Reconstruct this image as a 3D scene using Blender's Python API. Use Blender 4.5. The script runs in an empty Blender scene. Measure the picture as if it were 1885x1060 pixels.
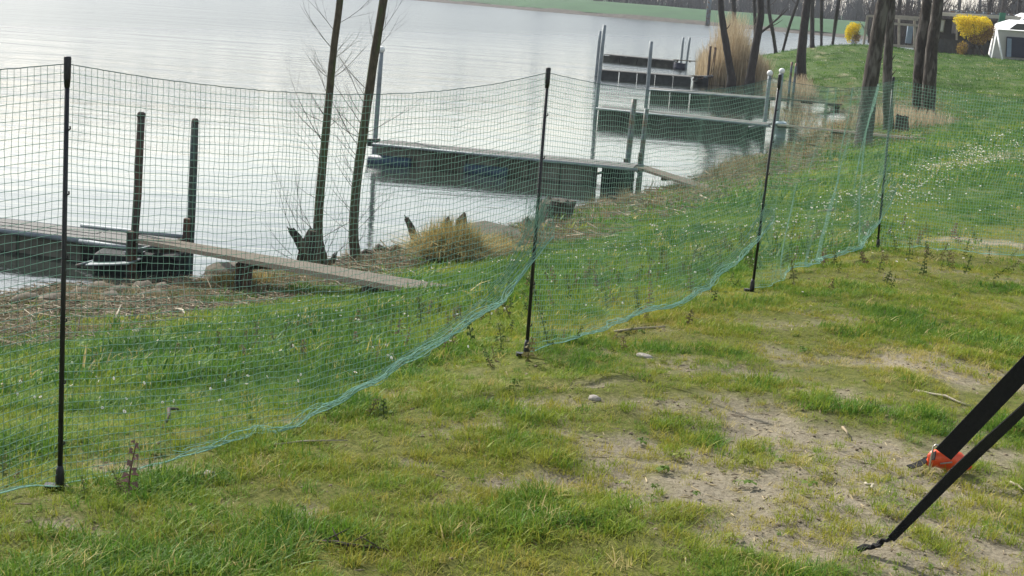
import bpy, bmesh, math, random
import numpy as np
from mathutils import Vector, Matrix
R = math.radians
sc = bpy.context.scene
C = sc.collection

# ---------------------------------------------------------------- camera
cam_d = bpy.data.cameras.new('camera'); cam = bpy.data.objects.new('camera', cam_d); C.objects.link(cam)
cam_d.sensor_width = 36; cam_d.lens = 54.43; cam_d.clip_start = .05; cam_d.clip_end = 3000
_p = R(11.02); _r = math.atan(.075)
_F = Vector((0, math.cos(_p), -math.sin(_p))); _U0 = Vector((0, math.sin(_p), math.cos(_p)))
_R = Vector((1, 0, 0)) * math.cos(_r) + _U0 * math.sin(_r); _U = Vector((1, 0, 0)) * -math.sin(_r) + _U0 * math.cos(_r)
cam.matrix_world = Matrix(((_R.x, _U.x, -_F.x, 0), (_R.y, _U.y, -_F.y, 0), (_R.z, _U.z, -_F.z, 1.52), (0, 0, 0, 1)))
sc.camera = cam

# ---------------------------------------------------------------- sky, sun, exposure
SUN_EL, SUN_AZ = 40, -40          # degrees; azimuth from +Y (straight ahead) towards +X
world = bpy.data.worlds.new('World'); sc.world = world; world.use_nodes = True
wn = world.node_tree.nodes; wl = world.node_tree.links
for n in list(wn): wn.remove(n)
sky = wn.new('ShaderNodeTexSky'); sky.sky_type = 'NISHITA'; sky.sun_disc = False
sky.sun_elevation = R(SUN_EL); sky.sun_rotation = R(SUN_AZ); sky.air_density = 1.3; sky.dust_density = 1.3; sky.ozone_density = 1.0
hs = wn.new('ShaderNodeHueSaturation'); hs.inputs['Saturation'].default_value = .52
bg = wn.new('ShaderNodeBackground'); bg.inputs['Strength'].default_value = .128
wo = wn.new('ShaderNodeOutputWorld')
wl.new(sky.outputs[0], hs.inputs['Color']); wl.new(hs.outputs[0], bg.inputs['Color']); wl.new(bg.outputs[0], wo.inputs['Surface'])
sun_d = bpy.data.lights.new('sun', 'SUN'); sun_d.energy = 4.3; sun_d.angle = R(.6); sun_d.color = (1, .95, .87)
sun = bpy.data.objects.new('sun', sun_d); C.objects.link(sun)
_sd = Vector((math.sin(R(SUN_AZ)) * math.cos(R(SUN_EL)), math.cos(R(SUN_AZ)) * math.cos(R(SUN_EL)), math.sin(R(SUN_EL))))
sun.rotation_euler = _sd.to_track_quat('Z', 'Y').to_euler(); sun.location = _sd * 60
sc.view_settings.view_transform = 'Standard'; sc.view_settings.look = 'None'
sc.view_settings.exposure = .84; sc.view_settings.gamma = 1.0; sc.view_settings.use_curve_mapping = False
sc.cycles.max_bounces = 6; sc.cycles.transparent_max_bounces = 12; sc.cycles.volume_bounces = 0
sc.cycles.sample_clamp_indirect = 6; sc.cycles.use_denoising = True

# ---------------------------------------------------------------- terrain height field
CTRL = np.array([
    (0,.5,.06),(-2,1.5,.09),(2,1.5,.05),(-3.2,2.6,.02),(0,2.8,.07),(1.5,3.5,.06),(3,4.5,.03),(2.2,6,.03),(4,8,-.05),(5.5,11.5,-.18),
    (-1.23,4.16,.04),(.08,6.29,0),(1.31,8.43,-.05),(2.57,10.77,-.11),(-2.54,2.05,.06),
    (-7,7,-1.0),(-10,10,-2.3),(-15,15,-3.0),(-5,4,-.35),(-22,10,-3.2),(-30,50,-4),(-60,120,-4),(-40,220,-4),(0,180,-4),
    (7,8,0.0),(12,16,-.25),(22,30,-.5),(40,60,-.6),(70,100,-.6),(100,160,-.6),(120,260,-.4),(90,240,-.4),
    # shore line and the strip of bank above it
    (-5.130,15.201,-2.000),(-4.718,16.224,-2.000),(-3.567,16.834,-2.000),(-3.118,17.681,-2.000),(-2.510,18.290,-2.000),(-1.846,19.462,-2.000),(-1.362,20.398,-2.000),
    (-0.778,21.939,-2.000),(0.074,22.765,-2.000),(1.132,25.337,-2.000),(2.175,27.477,-2.000),(3.725,30.979,-2.000),(4.595,34.500,-2.000),(6.033,37.596,-2.000),
    (8.368,44.760,-2.000),(11.361,55.562,-2.000),(11.559,61.463,-2.000),(10.793,66.136,-2.000),(7.333,66.113,-2.050),(12.342,83.344,-2.000),(16.436,107.927,-2.000),
    (-4.241,12.571,-1.600),(-3.552,13.387,-1.580),(-2.901,13.721,-1.550),(-2.044,14.962,-1.550),(-1.133,17.114,-1.600),(0.077,18.866,-1.600),(1.226,21.986,-1.650),
    (3.160,26.072,-1.700),(5.059,31.325,-1.720),(7.218,37.021,-1.720),(9.123,41.845,-1.600),(11.727,57.142,-1.600),(11.588,65.584,-1.700),
    # water
    (-6.880,20.369,-2.600),(-5.679,24.610,-2.900),(-3.269,26.294,-2.800),(-0.624,32.037,-2.800),(2.490,36.996,-2.700),(4.872,43.685,-2.700),(7.875,51.817,-2.600),
    (10.582,59.231,-2.450),(10.370,69.255,-2.500),(6.901,70.586,-2.900),(6.213,101.462,-3.000),(12.384,116.982,-2.900),(18.406,134.747,-2.800),(-2.060,83.492,-3.600),
    (-12.667,54.279,-3.600),(27.003,184.666,-3.000),(26,135,-2.6),(31,150,-2.9),(36,170,-2.9),
    # meadow on the right, the mound and the camping ground
    (3.598,10.841,-0.120),(6.511,20.057,-0.450),(5.870,20.886,-0.600),(10.391,32.438,-0.650),(9.904,36.146,-1.150),(8.534,35.590,-1.350),(7.388,33.666,-1.400),
    (19.041,60.059,-1.050),(16.791,59.790,-1.200),(14.137,59.106,-1.250),(13.588,64.417,-1.300),(13.682,76.478,-1.350),(13.831,87.536,-1.750),(15.313,95.313,-1.300),
    (17.033,94.130,-0.800),(19.299,95.846,-0.500),(21.996,99.017,-0.550),(23.455,93.783,-0.600),(26.285,93.431,-0.600),(28.988,92.222,-0.600),(19.309,76.838,-0.950),(23.021,78.621,-0.900),
    (16.738,77.336,-0.900),(15.430,80.312,-1.000),(24,112,-1.6),(31,112,-.8),(33,122,-1.1),(38,135,-.8),(45,150,-.8),(60,200,-.8),
], float)
def _ts(x, y):
    r = np.hypot(x, y)
    return np.stack([np.clip(np.arctan2(x, y), -1.1, 1.1) * 2.4, np.log(np.maximum(r, .4))], -1)
def _tps(d2): return np.where(d2 > 1e-12, d2 * np.log(d2 + 1e-12), 0) * .5
_P = _ts(CTRL[:, 0], CTRL[:, 1]); _n = len(_P)
_K = _tps(((_P[:, None] - _P[None]) ** 2).sum(-1)) + np.eye(_n) * .0012
_Q = np.concatenate([np.ones((_n, 1)), _P], 1)
_S = np.linalg.solve(np.block([[_K, _Q], [_Q.T, np.zeros((3, 3))]]), np.concatenate([CTRL[:, 2], np.zeros(3)]))
def _hash(i, j, s):
    h = (i * 374761393 + j * 668265263 + s * 1442695041) & 0xFFFFFFFF
    h = ((h ^ (h >> 13)) * 1274126177) & 0xFFFFFFFF
    return ((h ^ (h >> 16)) & 0xFFFF) / 65535.0
def vnoise(x, y, s=0):
    x = np.asarray(x, float); y = np.asarray(y, float)
    i = np.floor(x).astype(np.int64); j = np.floor(y).astype(np.int64)
    u = x - i; v = y - j; u = u * u * (3 - 2 * u); v = v * v * (3 - 2 * v)
    a = _hash(i, j, s); b = _hash(i + 1, j, s); c = _hash(i, j + 1, s); d = _hash(i + 1, j + 1, s)
    return (a * (1 - u) + b * u) * (1 - v) + (c * (1 - u) + d * u) * v
def fbm(x, y, s=0, o=4):
    t = 0; a = .5; n = 0
    for k in range(o):
        t = t + a * vnoise(np.asarray(x) * 2 ** k + 17.3 * k, np.asarray(y) * 2 ** k - 9.1 * k, s + k); n += a; a *= .5
    return t / n
def sstep(a, b, x):
    t = np.clip((x - a) / (b - a), 0, 1); return t * t * (3 - 2 * t)
def gz0(x, y):
    """smooth height of the land (and of the lake bed)"""
    x = np.atleast_1d(np.asarray(x, float)); y = np.atleast_1d(np.asarray(y, float))
    out = np.empty(x.shape)
    xf, yf, of = x.ravel(), y.ravel(), out.ravel()
    for k in range(0, xf.size, 20000):
        q = _ts(xf[k:k + 20000], yf[k:k + 20000])
        d2 = ((q[:, None] - _P[None]) ** 2).sum(-1)
        of[k:k + 20000] = _tps(d2) @ _S[:_n] + _S[_n] + q @ _S[_n + 1:]
    out = np.clip(of.reshape(x.shape), -4.5, .35)
    return out
def gz(x, y):
    x = np.atleast_1d(np.asarray(x, float)); y = np.atleast_1d(np.asarray(y, float))
    z = gz0(x, y)
    r = np.hypot(x, y)
    return z + (fbm(x * 1.6, y * 1.6, 3) - .5) * .06 + (fbm(x * 7, y * 7, 9, 3) - .5) * .03 * np.clip(14 / np.maximum(r, 1), 0, 1) \
             + (fbm(x * .35, y * .35, 5, 3) - .5) * .10 * sstep(8, 25, r) * (1 - .7 * sstep(60, 90, r))


def g1(x, y): return float(gz(x, y)[0])
WATER = -2.0

# ---------------------------------------------------------------- materials
def new_mat(name):
    m = bpy.data.materials.new(name); m.use_nodes = True
    nt = m.node_tree
    return m, nt, nt.nodes['Principled BSDF']
def pm(name, c1, c2=None, scale=8., rough=.8, bump=.0, bscale=None, stretch=(1, 1, 1), metal=0., c3=None, spec=.3, mossy=None):
    """base colour varied by noise between c1 and c2, blotches of c3, fine relief"""
    m, nt, b = new_mat(name); N, L = nt.nodes, nt.links
    b.inputs['Roughness'].default_value = rough; b.inputs['Metallic'].default_value = metal
    b.inputs['Specular IOR Level'].default_value = spec
    tc = N.new('ShaderNodeTexCoord'); mp = N.new('ShaderNodeMapping'); mp.inputs['Scale'].default_value = stretch
    L.new(tc.outputs['Object'], mp.inputs['Vector'])
    c2 = c2 or tuple(v * .7 for v in c1)
    no = N.new('ShaderNodeTexNoise'); no.inputs['Scale'].default_value = scale; no.inputs['Detail'].default_value = 6; no.inputs['Roughness'].default_value = .65
    L.new(mp.outputs[0], no.inputs['Vector'])
    cr = N.new('ShaderNodeValToRGB'); cr.color_ramp.elements[0].position = .32; cr.color_ramp.elements[1].position = .68
    cr.color_ramp.elements[0].color = (*c2, 1); cr.color_ramp.elements[1].color = (*c1, 1)
    L.new(no.outputs['Fac'], cr.inputs[0]); out = cr.outputs[0]
    if c3:
        n2 = N.new('ShaderNodeTexNoise'); n2.inputs['Scale'].default_value = scale * .35; n2.inputs['Detail'].default_value = 4
        L.new(mp.outputs[0], n2.inputs['Vector'])
        r2 = N.new('ShaderNodeValToRGB'); r2.color_ramp.elements[0].position = .48; r2.color_ramp.elements[1].position = .62
        L.new(n2.outputs['Fac'], r2.inputs[0])
        mx = N.new('ShaderNodeMix'); mx.data_type = 'RGBA'; mx.inputs[7].default_value = (*c3, 1)
        L.new(r2.outputs[0], mx.inputs[0]); L.new(out, mx.inputs[6]); out = mx.outputs[2]
    L.new(out, b.inputs['Base Color'])
    if bump:
        bn = N.new('ShaderNodeTexNoise'); bn.inputs['Scale'].default_value = bscale or scale * 3; bn.inputs['Detail'].default_value = 5
        L.new(mp.outputs[0], bn.inputs['Vector'])
        bp = N.new('ShaderNodeBump'); bp.inputs['Strength'].default_value = bump; bp.inputs['Distance'].default_value = .02
        L.new(bn.outputs['Fac'], bp.inputs['Height']); L.new(bp.outputs[0], b.inputs['Normal'])
    return m
def leaf_mat(name, ramp, transl=.35, rough=.6, attr=True):
    """thin leaf: diffuse + translucent, colour varied from plant to plant along a ramp (0..1 tint carried by each plant)"""
    m = bpy.data.materials.new(name); m.use_nodes = True; nt = m.node_tree; N, L = nt.nodes, nt.links
    for n in list(N): N.remove(n)
    o = N.new('ShaderNodeOutputMaterial'); cr = N.new('ShaderNodeValToRGB')
    el = cr.color_ramp.elements
    while len(el) < len(ramp): el.new(.5)
    for e, (p, c) in zip(el, ramp): e.position = p; e.color = (*c, 1)
    if attr:
        at = N.new('ShaderNodeAttribute'); at.attribute_type = 'INSTANCER'; at.attribute_name = 'tint'
        L.new(at.outputs['Fac'], cr.inputs[0])
    else:
        at = N.new('ShaderNodeAttribute'); at.attribute_type = 'GEOMETRY'; at.attribute_name = 'tint'
        L.new(at.outputs['Fac'], cr.inputs[0])
    d = N.new('ShaderNodeBsdfPrincipled'); d.inputs['Roughness'].default_value = rough; d.inputs['Specular IOR Level'].default_value = .08
    t = N.new('ShaderNodeBsdfTranslucent'); mx = N.new('ShaderNodeMixShader'); mx.inputs[0].default_value = transl
    L.new(cr.outputs[0], d.inputs['Base Color']); L.new(cr.outputs[0], t.inputs['Color'])
    L.new(d.outputs[0], mx.inputs[1]); L.new(t.outputs[0], mx.inputs[2]); L.new(mx.outputs[0], o.inputs['Surface'])
    return m
M = {}
M['black'] = pm('black_plastic', (.012, .012, .013), (.007, .007, .008), 30, .45, .1, spec=.4)
M['strap'] = pm('black_webbing', (.016, .016, .018), (.009, .009, .010), 90, .75, .8, 420, spec=.3)
M['net'] = None
M['cord'] = pm('net_cord', (.03, .09, .07), (.02, .05, .04), 20, .6)
M['orange'] = pm('orange_plastic', (.80, .10, .025), (.62, .06, .015), 25, .35, .15, spec=.5)
M['steel'] = pm('steel_wire', (.5, .48, .45), (.3, .27, .24), 40, .35, metal=.8)
M['galv'] = pm('galvanised_steel', (.24, .27, .28), (.15, .17, .18), 9, .6, .1, metal=.2)
M['galvdark'] = pm('weathered_steel', (.16, .20, .22), (.09, .10, .11), 9, .55, .1, metal=.4, c3=(.12, .07, .04))
M['deck'] = pm('weathered_deck_board', (.20, .195, .18), (.12, .118, .11), 5, .9, .3, 30, (1, 8, 8))
M['deckx'] = pm('grey_plank', (.17, .155, .125), (.09, .08, .065), 6, .9, .4, 30, (1.2, 12, 12), c3=(.13, .11, .08), spec=.1)
M['panel'] = pm('concrete_float', (.17, .165, .13), (.08, .082, .065), 3, .95, .3, 25, c3=(.055, .055, .04), spec=.1)
M['panelmid'] = pm('darker_float', (.07, .072, .056), (.03, .033, .026), 3, .95, .3, 25, c3=(.02, .022, .017), spec=.1)  # same pattern as the concrete float in darker tones
M['paneldark'] = pm('dark_float', (.045, .05, .048), (.02, .022, .02), 5, .8, .3)
M['blue'] = pm('blue_drum', (.022, .052, .085), (.012, .028, .05), 6, .5, .1)
M['drum'] = pm('dark_drum', (.014, .018, .018), (.007, .009, .009), 6, .7, .2, spec=.15)
M['paledrum'] = pm('pale_blue_drum', (.42, .52, .56), (.3, .38, .42), 6, .5, .1)
M['lid'] = pm('grey_lid', (.30, .33, .33), (.20, .22, .22), 5, .7, .1)
M['pile'] = pm('old_pile_wood', (.075, .062, .05), (.03, .026, .022), 7, .9, .6, 30, (6, 6, 1), c3=(.13, .07, .045))
M['pilegreen'] = pm('algae_pile_wood', (.075, .085, .07), (.035, .045, .04), 7, .9, .5, 30, (6, 6, 1), c3=(.06, .10, .10))
M['white'] = pm('white_plastic', (.75, .75, .72), (.6, .6, .58), 5, .5)
M['bark'] = pm('alder_bark', (.115, .092, .062), (.045, .037, .025), 9, .95, .9, 26, (4, 4, 1.2), c3=(.07, .085, .035))
M['pine'] = pm('ridged_bark', (.068, .056, .045), (.022, .018, .015), 7, .95, 1.0, 20, (3.5, 3.5, .9), c3=(.125, .112, .096))
M['darkbark'] = pm('dark_bark', (.055, .046, .040), (.022, .019, .017), 6, .95, .8, 16, (3, 3, .8))
M['twig'] = pm('twig', (.07, .055, .045), (.04, .03, .025), 6, .9)
M['stump'] = pm('rotten_wood', (.06, .048, .038), (.02, .017, .014), 9, .95, 1.0, 25, (3, 3, 1), c3=(.10, .085, .06))
M['straw'] = pm('dry_straw', (.42, .35, .23), (.27, .21, .13), 5, .9)
M['palestick'] = pm('pale_dry_stem', (.40, .36, .27), (.25, .21, .15), 14, .85)
M['stone'] = pm('field_stone', (.17, .15, .12), (.085, .075, .058), 7, .95, .6, 25, c3=(.075, .08, .05), spec=.1)
M['pebble'] = pm('pale_stone', (.36, .33, .29), (.24, .215, .185), 15, .85, .3)
M['slab'] = pm('mossy_slab', (.13, .122, .095), (.075, .07, .053), 4, .95, .6, 22, c3=(.08, .085, .045), spec=.1)
M['awning'] = pm('white_awning', (.80, .80, .79), (.74, .74, .73), 2, .7)
M['greycanvas'] = pm('grey_canvas', (.42, .40, .37), (.36, .34, .31), 2, .85)
M['navy'] = pm('dark_blue_opening_and_drum', (.012, .016, .035), (.009, .012, .025), 3, .6)  # drum colour, also painted shade of the tent opening
M['window'] = pm('dark_glass', (.02, .025, .03), (.015, .018, .02), 3, .12, spec=.6)
M['beige'] = pm('beige_board', (.45, .42, .35), (.36, .33, .27), 2, .8)
M['brownwall'] = pm('dark_brown_boards', (.07, .06, .05), (.04, .034, .028), 5, .9, .2, 12, (1, 1, 6))
M['pergola'] = pm('pergola_wood', (.34, .30, .24), (.24, .21, .17), 4, .85, .2)
M['tarp'] = pm('grey_blue_tarp', (.20, .25, .31), (.14, .18, .23), 3, .6)
M['greenpanel'] = pm('green_panel', (.03, .16, .09), (.025, .12, .07), 3, .6)
M['darkfence'] = pm('dark_fence_board', (.06, .062, .06), (.035, .036, .035), 5, .9, .2)
M['levee'] = pm('levee_grass', (.026, .085, .026), (.018, .06, .02), .22, .95, .3, 1.5)
M['riprap'] = pm('riprap', (.085, .075, .06), (.035, .03, .025), 1.2, .95, .6, 3)
M['far'] = pm('far_wood', (.055, .05, .045), (.034, .031, .029), .3, .95)

# ---------------------------------------------------------------- mesh helpers
class MB:
    def __init__(s): s.v = []; s.f = []
    def quad_prism(s, a, b, up, w, h):
        """bar from a to b, width w across, height h along up (centred)"""
        a = Vector(a); b = Vector(b); d = (b - a).normalized(); up = Vector(up)
        sd = d.cross(up)
        if sd.length < 1e-5: sd = d.cross(Vector((1, 0, 0)))
        sd.normalize(); u = sd.cross(d).normalized(); n = len(s.v)
        for p in (a, b):
            for i, j in ((-1, -1), (1, -1), (1, 1), (-1, 1)): s.v.append(p + sd * (w / 2 * i) + u * (h / 2 * j))
        s.f += [(n, n + 1, n + 2, n + 3), (n + 7, n + 6, n + 5, n + 4)]
        for k in range(4): s.f.append((n + k, n + 4 + k, n + 4 + (k + 1) % 4, n + (k + 1) % 4))
        return s
    def box(s, c, size, rz=0):
        c = Vector(c); d = Vector((math.cos(rz), math.sin(rz), 0)) * size[0] / 2
        return s.quad_prism(c - d, c + d, (0, 0, 1), size[1], size[2])
    def tube(s, pts, rad, n=8, cap=True, rough=0, rnd=None):
        pts = [Vector(p) for p in pts]
        if not isinstance(rad, (list, tuple)): rad = [rad] * len(pts)
        base = len(s.v); ref = None
        for i, p in enumerate(pts):
            d = (pts[min(i + 1, len(pts) - 1)] - pts[max(i - 1, 0)]).normalized()
            if ref is None: ref = d.orthogonal().normalized()
            ref = (ref - d * ref.dot(d)); ref = ref.normalized() if ref.length > 1e-6 else d.orthogonal().normalized()
            q = d.cross(ref)
            for k in range(n):
                a = 2 * math.pi * k / n; rr = rad[i] * (1 + (rnd.uniform(-rough, rough) if rnd else 0))
                s.v.append(p + ref * math.cos(a) * rr + q * math.sin(a) * rr)
        for i in range(len(pts) - 1):
            for k in range(n):
                a = base + i * n + k; b = base + i * n + (k + 1) % n
                s.f.append((a, b, b + n, a + n))
        if cap:
            s.f.append(tuple(base + k for k in range(n))[::-1]); s.f.append(tuple(base + (len(pts) - 1) * n + k for k in range(n)))
        return s
    def poly(s, pts, thick):
        """flat plate from a polygon, given thickness along its normal"""
        pts = [Vector(p) for p in pts]; nrm = (pts[1] - pts[0]).cross(pts[2] - pts[0]).normalized() * thick
        n = len(s.v); k = len(pts); s.v += pts + [p - nrm for p in pts]
        s.f += [tuple(range(n, n + k)), tuple(range(n + 2 * k - 1, n + k - 1, -1))]
        for i in range(k): s.f.append((n + i, n + k + i, n + k + (i + 1) % k, n + (i + 1) % k))
        return s
    def ball(s, c, r, sq=(1, 1, 1), nu=10, nv=6, rnd=None, rough=0):
        c = Vector(c); n = len(s.v); s.v.append(c + Vector((0, 0, r * sq[2])))
        for i in range(1, nv):
            th = math.pi * i / nv
            for j in range(nu):
                a = 2 * math.pi * j / nu; q = r * (1 + (rnd.uniform(-rough, rough) if rnd else 0))
                s.v.append(c + Vector((q * sq[0] * math.sin(th) * math.cos(a), q * sq[1] * math.sin(th) * math.sin(a), q * sq[2] * math.cos(th))))
        s.v.append(c - Vector((0, 0, r * sq[2]))); e = len(s.v) - 1
        for j in range(nu):
            s.f.append((n, n + 1 + j, n + 1 + (j + 1) % nu)); k = n + 1 + (nv - 2) * nu
            s.f.append((e, k + (j + 1) % nu, k + j))
        for i in range(nv - 2):
            for j in range(nu):
                a = n + 1 + i * nu + j; b = n + 1 + i * nu + (j + 1) % nu
                s.f.append((a, a + nu, b + nu, b))
        return s
    def lathe(s, c, prof, n=16):
        c = Vector(c); base = len(s.v)
        for (r, z) in prof:
            for k in range(n):
                a = 2 * math.pi * k / n; s.v.append(c + Vector((r * math.cos(a), r * math.sin(a), z)))
        for i in range(len(prof) - 1):
            for k in range(n):
                a = base + i * n + k; b = base + i * n + (k + 1) % n; s.f.append((a, b, b + n, a + n))
        s.f.append(tuple(base + k for k in range(n))[::-1]); s.f.append(tuple(base + (len(prof) - 1) * n + k for k in range(n)))
        return s
    def build(s, name, mat, parent=None, smooth=False, bevel=0):
        me = bpy.data.meshes.new(name); off = Vector(parent.location) if parent and parent.parent is None else (Vector(parent.location) + Vector(parent.parent.location) if parent else Vector((0, 0, 0)))
        me.from_pydata([tuple(Vector(v) - off) for v in s.v], [], s.f)
        me.materials.append(M[mat] if isinstance(mat, str) else mat)
        bm = bmesh.new(); bm.from_mesh(me); bmesh.ops.recalc_face_normals(bm, faces=bm.faces); bm.to_mesh(me); bm.free()
        if smooth: me.polygons.foreach_set('use_smooth', [True] * len(me.polygons))
        o = bpy.data.objects.new(name, me); C.objects.link(o)
        if parent: o.parent = parent
        if bevel:
            b = o.modifiers.new('bevel', 'BEVEL'); b.width = bevel; b.segments = 2; b.limit_method = 'ANGLE'
        return o
def raw(name, v, f, mat, parent=None, smooth=False, tint=None):
    """mesh from numpy arrays of vertices and equal-sized faces; world coordinates"""
    me = bpy.data.meshes.new(name); v = np.asarray(v, np.float32); f = np.asarray(f, np.int32)
    off = np.array(parent.location, np.float32) if parent else 0
    v = v - off
    me.vertices.add(len(v)); me.vertices.foreach_set('co', v.ravel())
    k = f.shape[1]; me.loops.add(f.size); me.loops.foreach_set('vertex_index', f.ravel())
    me.polygons.add(len(f)); me.polygons.foreach_set('loop_start', np.arange(len(f), dtype=np.int32) * k)
    me.update(calc_edges=True); me.validate()
    if smooth: me.polygons.foreach_set('use_smooth', [True] * len(me.polygons))
    me.materials.append(M[mat] if isinstance(mat, str) else mat)
    if tint is not None:
        a = me.attributes.new('tint', 'FLOAT', 'POINT'); a.data.foreach_set('value', np.asarray(tint, np.float32))
    o = bpy.data.objects.new(name, me); C.objects.link(o)
    if parent: o.parent = parent
    return o
def tag(o, label, cat, group=None, kind=None):
    o['label'] = label; o['category'] = cat
    if group: o['group'] = group
    if kind: o['kind'] = kind
    return o
def thing(name, loc, label, cat, group=None, kind=None):
    o = bpy.data.objects.new(name, None); C.objects.link(o); o.location = loc; o.empty_display_size = .1
    return tag(o, label, cat, group, kind)
def copy_tree(o, parent=None):
    c = o.copy(); C.objects.link(c); c.parent = parent
    for ch in o.children: copy_tree(ch, c)
    return c

# ---------------------------------------------------------------- what grows where
FN = np.array((-.852, .523)); F0 = np.array((-1.23, 4.16))
def lakeward(x, y):
    """distance past the fence line, towards the lake"""
    return (x - F0[0]) * FN[0] + (y - F0[1]) * FN[1]
BLOBS = [((1.644,6.465,0.030), .45, .20), ((1.176,4.796,0.050), .40, .35), ((0.922,5.092,0.050), .34, .24), ((1.323,4.231,0.050), .38, .4), ((0.882,6.139,0.030), .40, .16),
         ((2.121,6.422,0.030), .3, .2), ((1.695,5.324,0.040), .4, .3), ((0.410,4.899,0.050), .28, .14), ((0.528,4.239,0.050), .26, .16), ((0.870,4.135,0.050), .36, .26), ((0.568,6.419,0.030), .3, .14),
         ((0.758,4.434,0.050), .4, .3), ((1.295,5.762,0.050), .5, .3), ((0.597,5.414,0.050), .5, .25), ((0.138,4.442,0.050), .2, .1)]
SPOTS = [((-1.006,4.519,0.030), .30, .13), ((-0.423,5.611,0.000), .14, .10), ((3.697,12.036,-0.150), .9, .5), ((6.975,24.369,-0.600), 1.6, .9), ((-0.141,7.063,-0.100), .25, .2), ((-1.096,3.718,0.050), .1, .06), ((-0.725,5.191,-0.000), .3, .05),
         ((-0.764,4.134,0.050), .09, .06), ((0.066,5.486,0.030), .16, .07), ((-0.266,4.619,0.030), .12, .06), ((-0.523,4.051,0.050), .08, .08), ((0.313,5.713,0.030), .16, .08), ((-0.229,3.763,0.050), .12, .06)]
def bare(x, y):
    t = np.zeros(np.shape(x))
    for (p, a, b) in BLOBS: t = t + .85 * np.exp(-(((x - p[0]) / a) ** 2 + ((y - p[1]) / b) ** 2))
    t = np.clip(t, 0, 1.0)
    t = t * .8 + (fbm(x * 2.6 + 7, y * 2.6, 21, 5) - .5) * 1.5 + (fbm(x * 9, y * 9, 23, 3) - .5) * .55
    for (p, a, b) in SPOTS: t = t + .75 * np.exp(-(((x - p[0]) / a) ** 2 + ((y - p[1]) / b) ** 2))
    t = t - .28 * sstep(.2, 1.2, lakeward(x, y)) * (np.hypot(x, y) < 14)
    return sstep(.12, .80, t)
def litter(x, y, z=None):
    """reed litter and dead stalks washed up along the shore"""
    z = gz0(x, y) if z is None else z
    n = fbm(x * .9, y * .9, 41, 4) - .5
    wide = .30 * np.exp(-(((x + 3.5) / 1.5) ** 2 + ((y - 10.6) / 2.3) ** 2))
    r = np.hypot(x, y)
    return sstep(-1.25 + wide * 1.6, -1.62 + wide, z + n * .55) * (.2 + .8 * sstep(.38, .58, fbm(x * 1.5 + 3, y * 1.5, 47, 4))) * (1 - .85 * sstep(55, 66, r))

# ---------------------------------------------------------------- ground
th = np.radians(np.concatenate([np.arange(-105, -26, 4.), np.arange(-26, 26.01, .17), np.arange(30, 106, 4.)]))
rr = np.concatenate([[.3, .8, 1.3], np.exp(np.linspace(math.log(1.8), math.log(60), 330)), np.exp(np.linspace(math.log(61), math.log(420), 90))])
TH, RR = np.meshgrid(th, rr); GX = RR * np.sin(TH); GY = RR * np.cos(TH)
Z0 = gz0(GX, GY); GZ = gz(GX, GY)
GB = bare(GX, GY); GL = litter(GX, GY, Z0); LW = lakeward(GX, GY)
GZ = GZ - .012 * GB * (RR < 14)
nr, nc = GX.shape; idx = np.arange(nr * nc).reshape(nr, nc)
gf = np.stack([idx[:-1, :-1], idx[:-1, 1:], idx[1:, 1:], idx[1:, :-1]], -1).reshape(-1, 4)[:, ::-1]
m, nt, b = new_mat('meadow_ground'); N, L = nt.nodes, nt.links
def attr(nm):
    a = N.new('ShaderNodeAttribute'); a.attribute_name = nm; return a.outputs['Fac']
tc = N.new('ShaderNodeTexCoord')
def noise(scale, detail=6, rough=.6):
    n = N.new('ShaderNodeTexNoise'); n.inputs['Scale'].default_value = scale; n.inputs['Detail'].default_value = detail; n.inputs['Roughness'].default_value = rough
    L.new(tc.outputs['Object'], n.inputs['Vector']); return n.outputs['Fac']
def ramp(src, *st):
    r = N.new('ShaderNodeValToRGB'); el = r.color_ramp.elements
    while len(el) < len(st): el.new(.5)
    for e, (p, c) in zip(el, st): e.position = p; e.color = (*c, 1)
    L.new(src, r.inputs[0]); return r.outputs[0]
def mixc(fac, a, b_):
    x = N.new('ShaderNodeMix'); x.data_type = 'RGBA'; L.new(fac, x.inputs[0]); L.new(a, x.inputs[6]); L.new(b_, x.inputs[7]); return x.outputs[2]
soil = ramp(noise(60, 10, .82), (.30, (.12, .098, .066)), (.5, (.26, .225, .158)), (.70, (.37, .33, .245)))
turf = ramp(noise(30, 9, .8), (.30, (.04, .05, .013)), (.5, (.12, .13, .030)), (.70, (.21, .19, .065)))
lush = ramp(noise(7, 9, .8), (.30, (.02, .038, .01)), (.5, (.07, .115, .022)), (.70, (.15, .16, .05)))
dead = ramp(noise(16, 9, .78), (.32, (.03, .026, .016)), (.5, (.07, .066, .038)), (.70, (.155, .138, .085)))
mud = ramp(noise(2), (.3, (.03, .03, .022)), (.7, (.07, .06, .045)))
col = mixc(attr('lush'), turf, lush)
far_dark = ramp(noise(3, 9, .8), (.30, (.014, .030, .008)), (.5, (.035, .068, .014)), (.70, (.06, .10, .022)))  # darker green, mixed in with growing distance
col = mixc(attr('far_dark'), col, far_dark)
fb = N.new('ShaderNodeMath'); fb.operation = 'ADD'; fb.use_clamp = True
nb = N.new('ShaderNodeMath'); nb.operation = 'MULTIPLY_ADD'; nb.inputs[1].default_value = .9; nb.inputs[2].default_value = -.45; L.new(noise(9, 6, .7), nb.inputs[0])
nbm = N.new('ShaderNodeMath'); nbm.operation = 'MULTIPLY'; L.new(nb.outputs[0], nbm.inputs[0]); L.new(attr('bare'), nbm.inputs[1])
L.new(attr('bare'), fb.inputs[0]); L.new(nbm.outputs[0], fb.inputs[1])
col = mixc(fb.outputs[0], col, soil); col = mixc(attr('litter'), col, dead); col = mixc(attr('wet'), col, mud)
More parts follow.
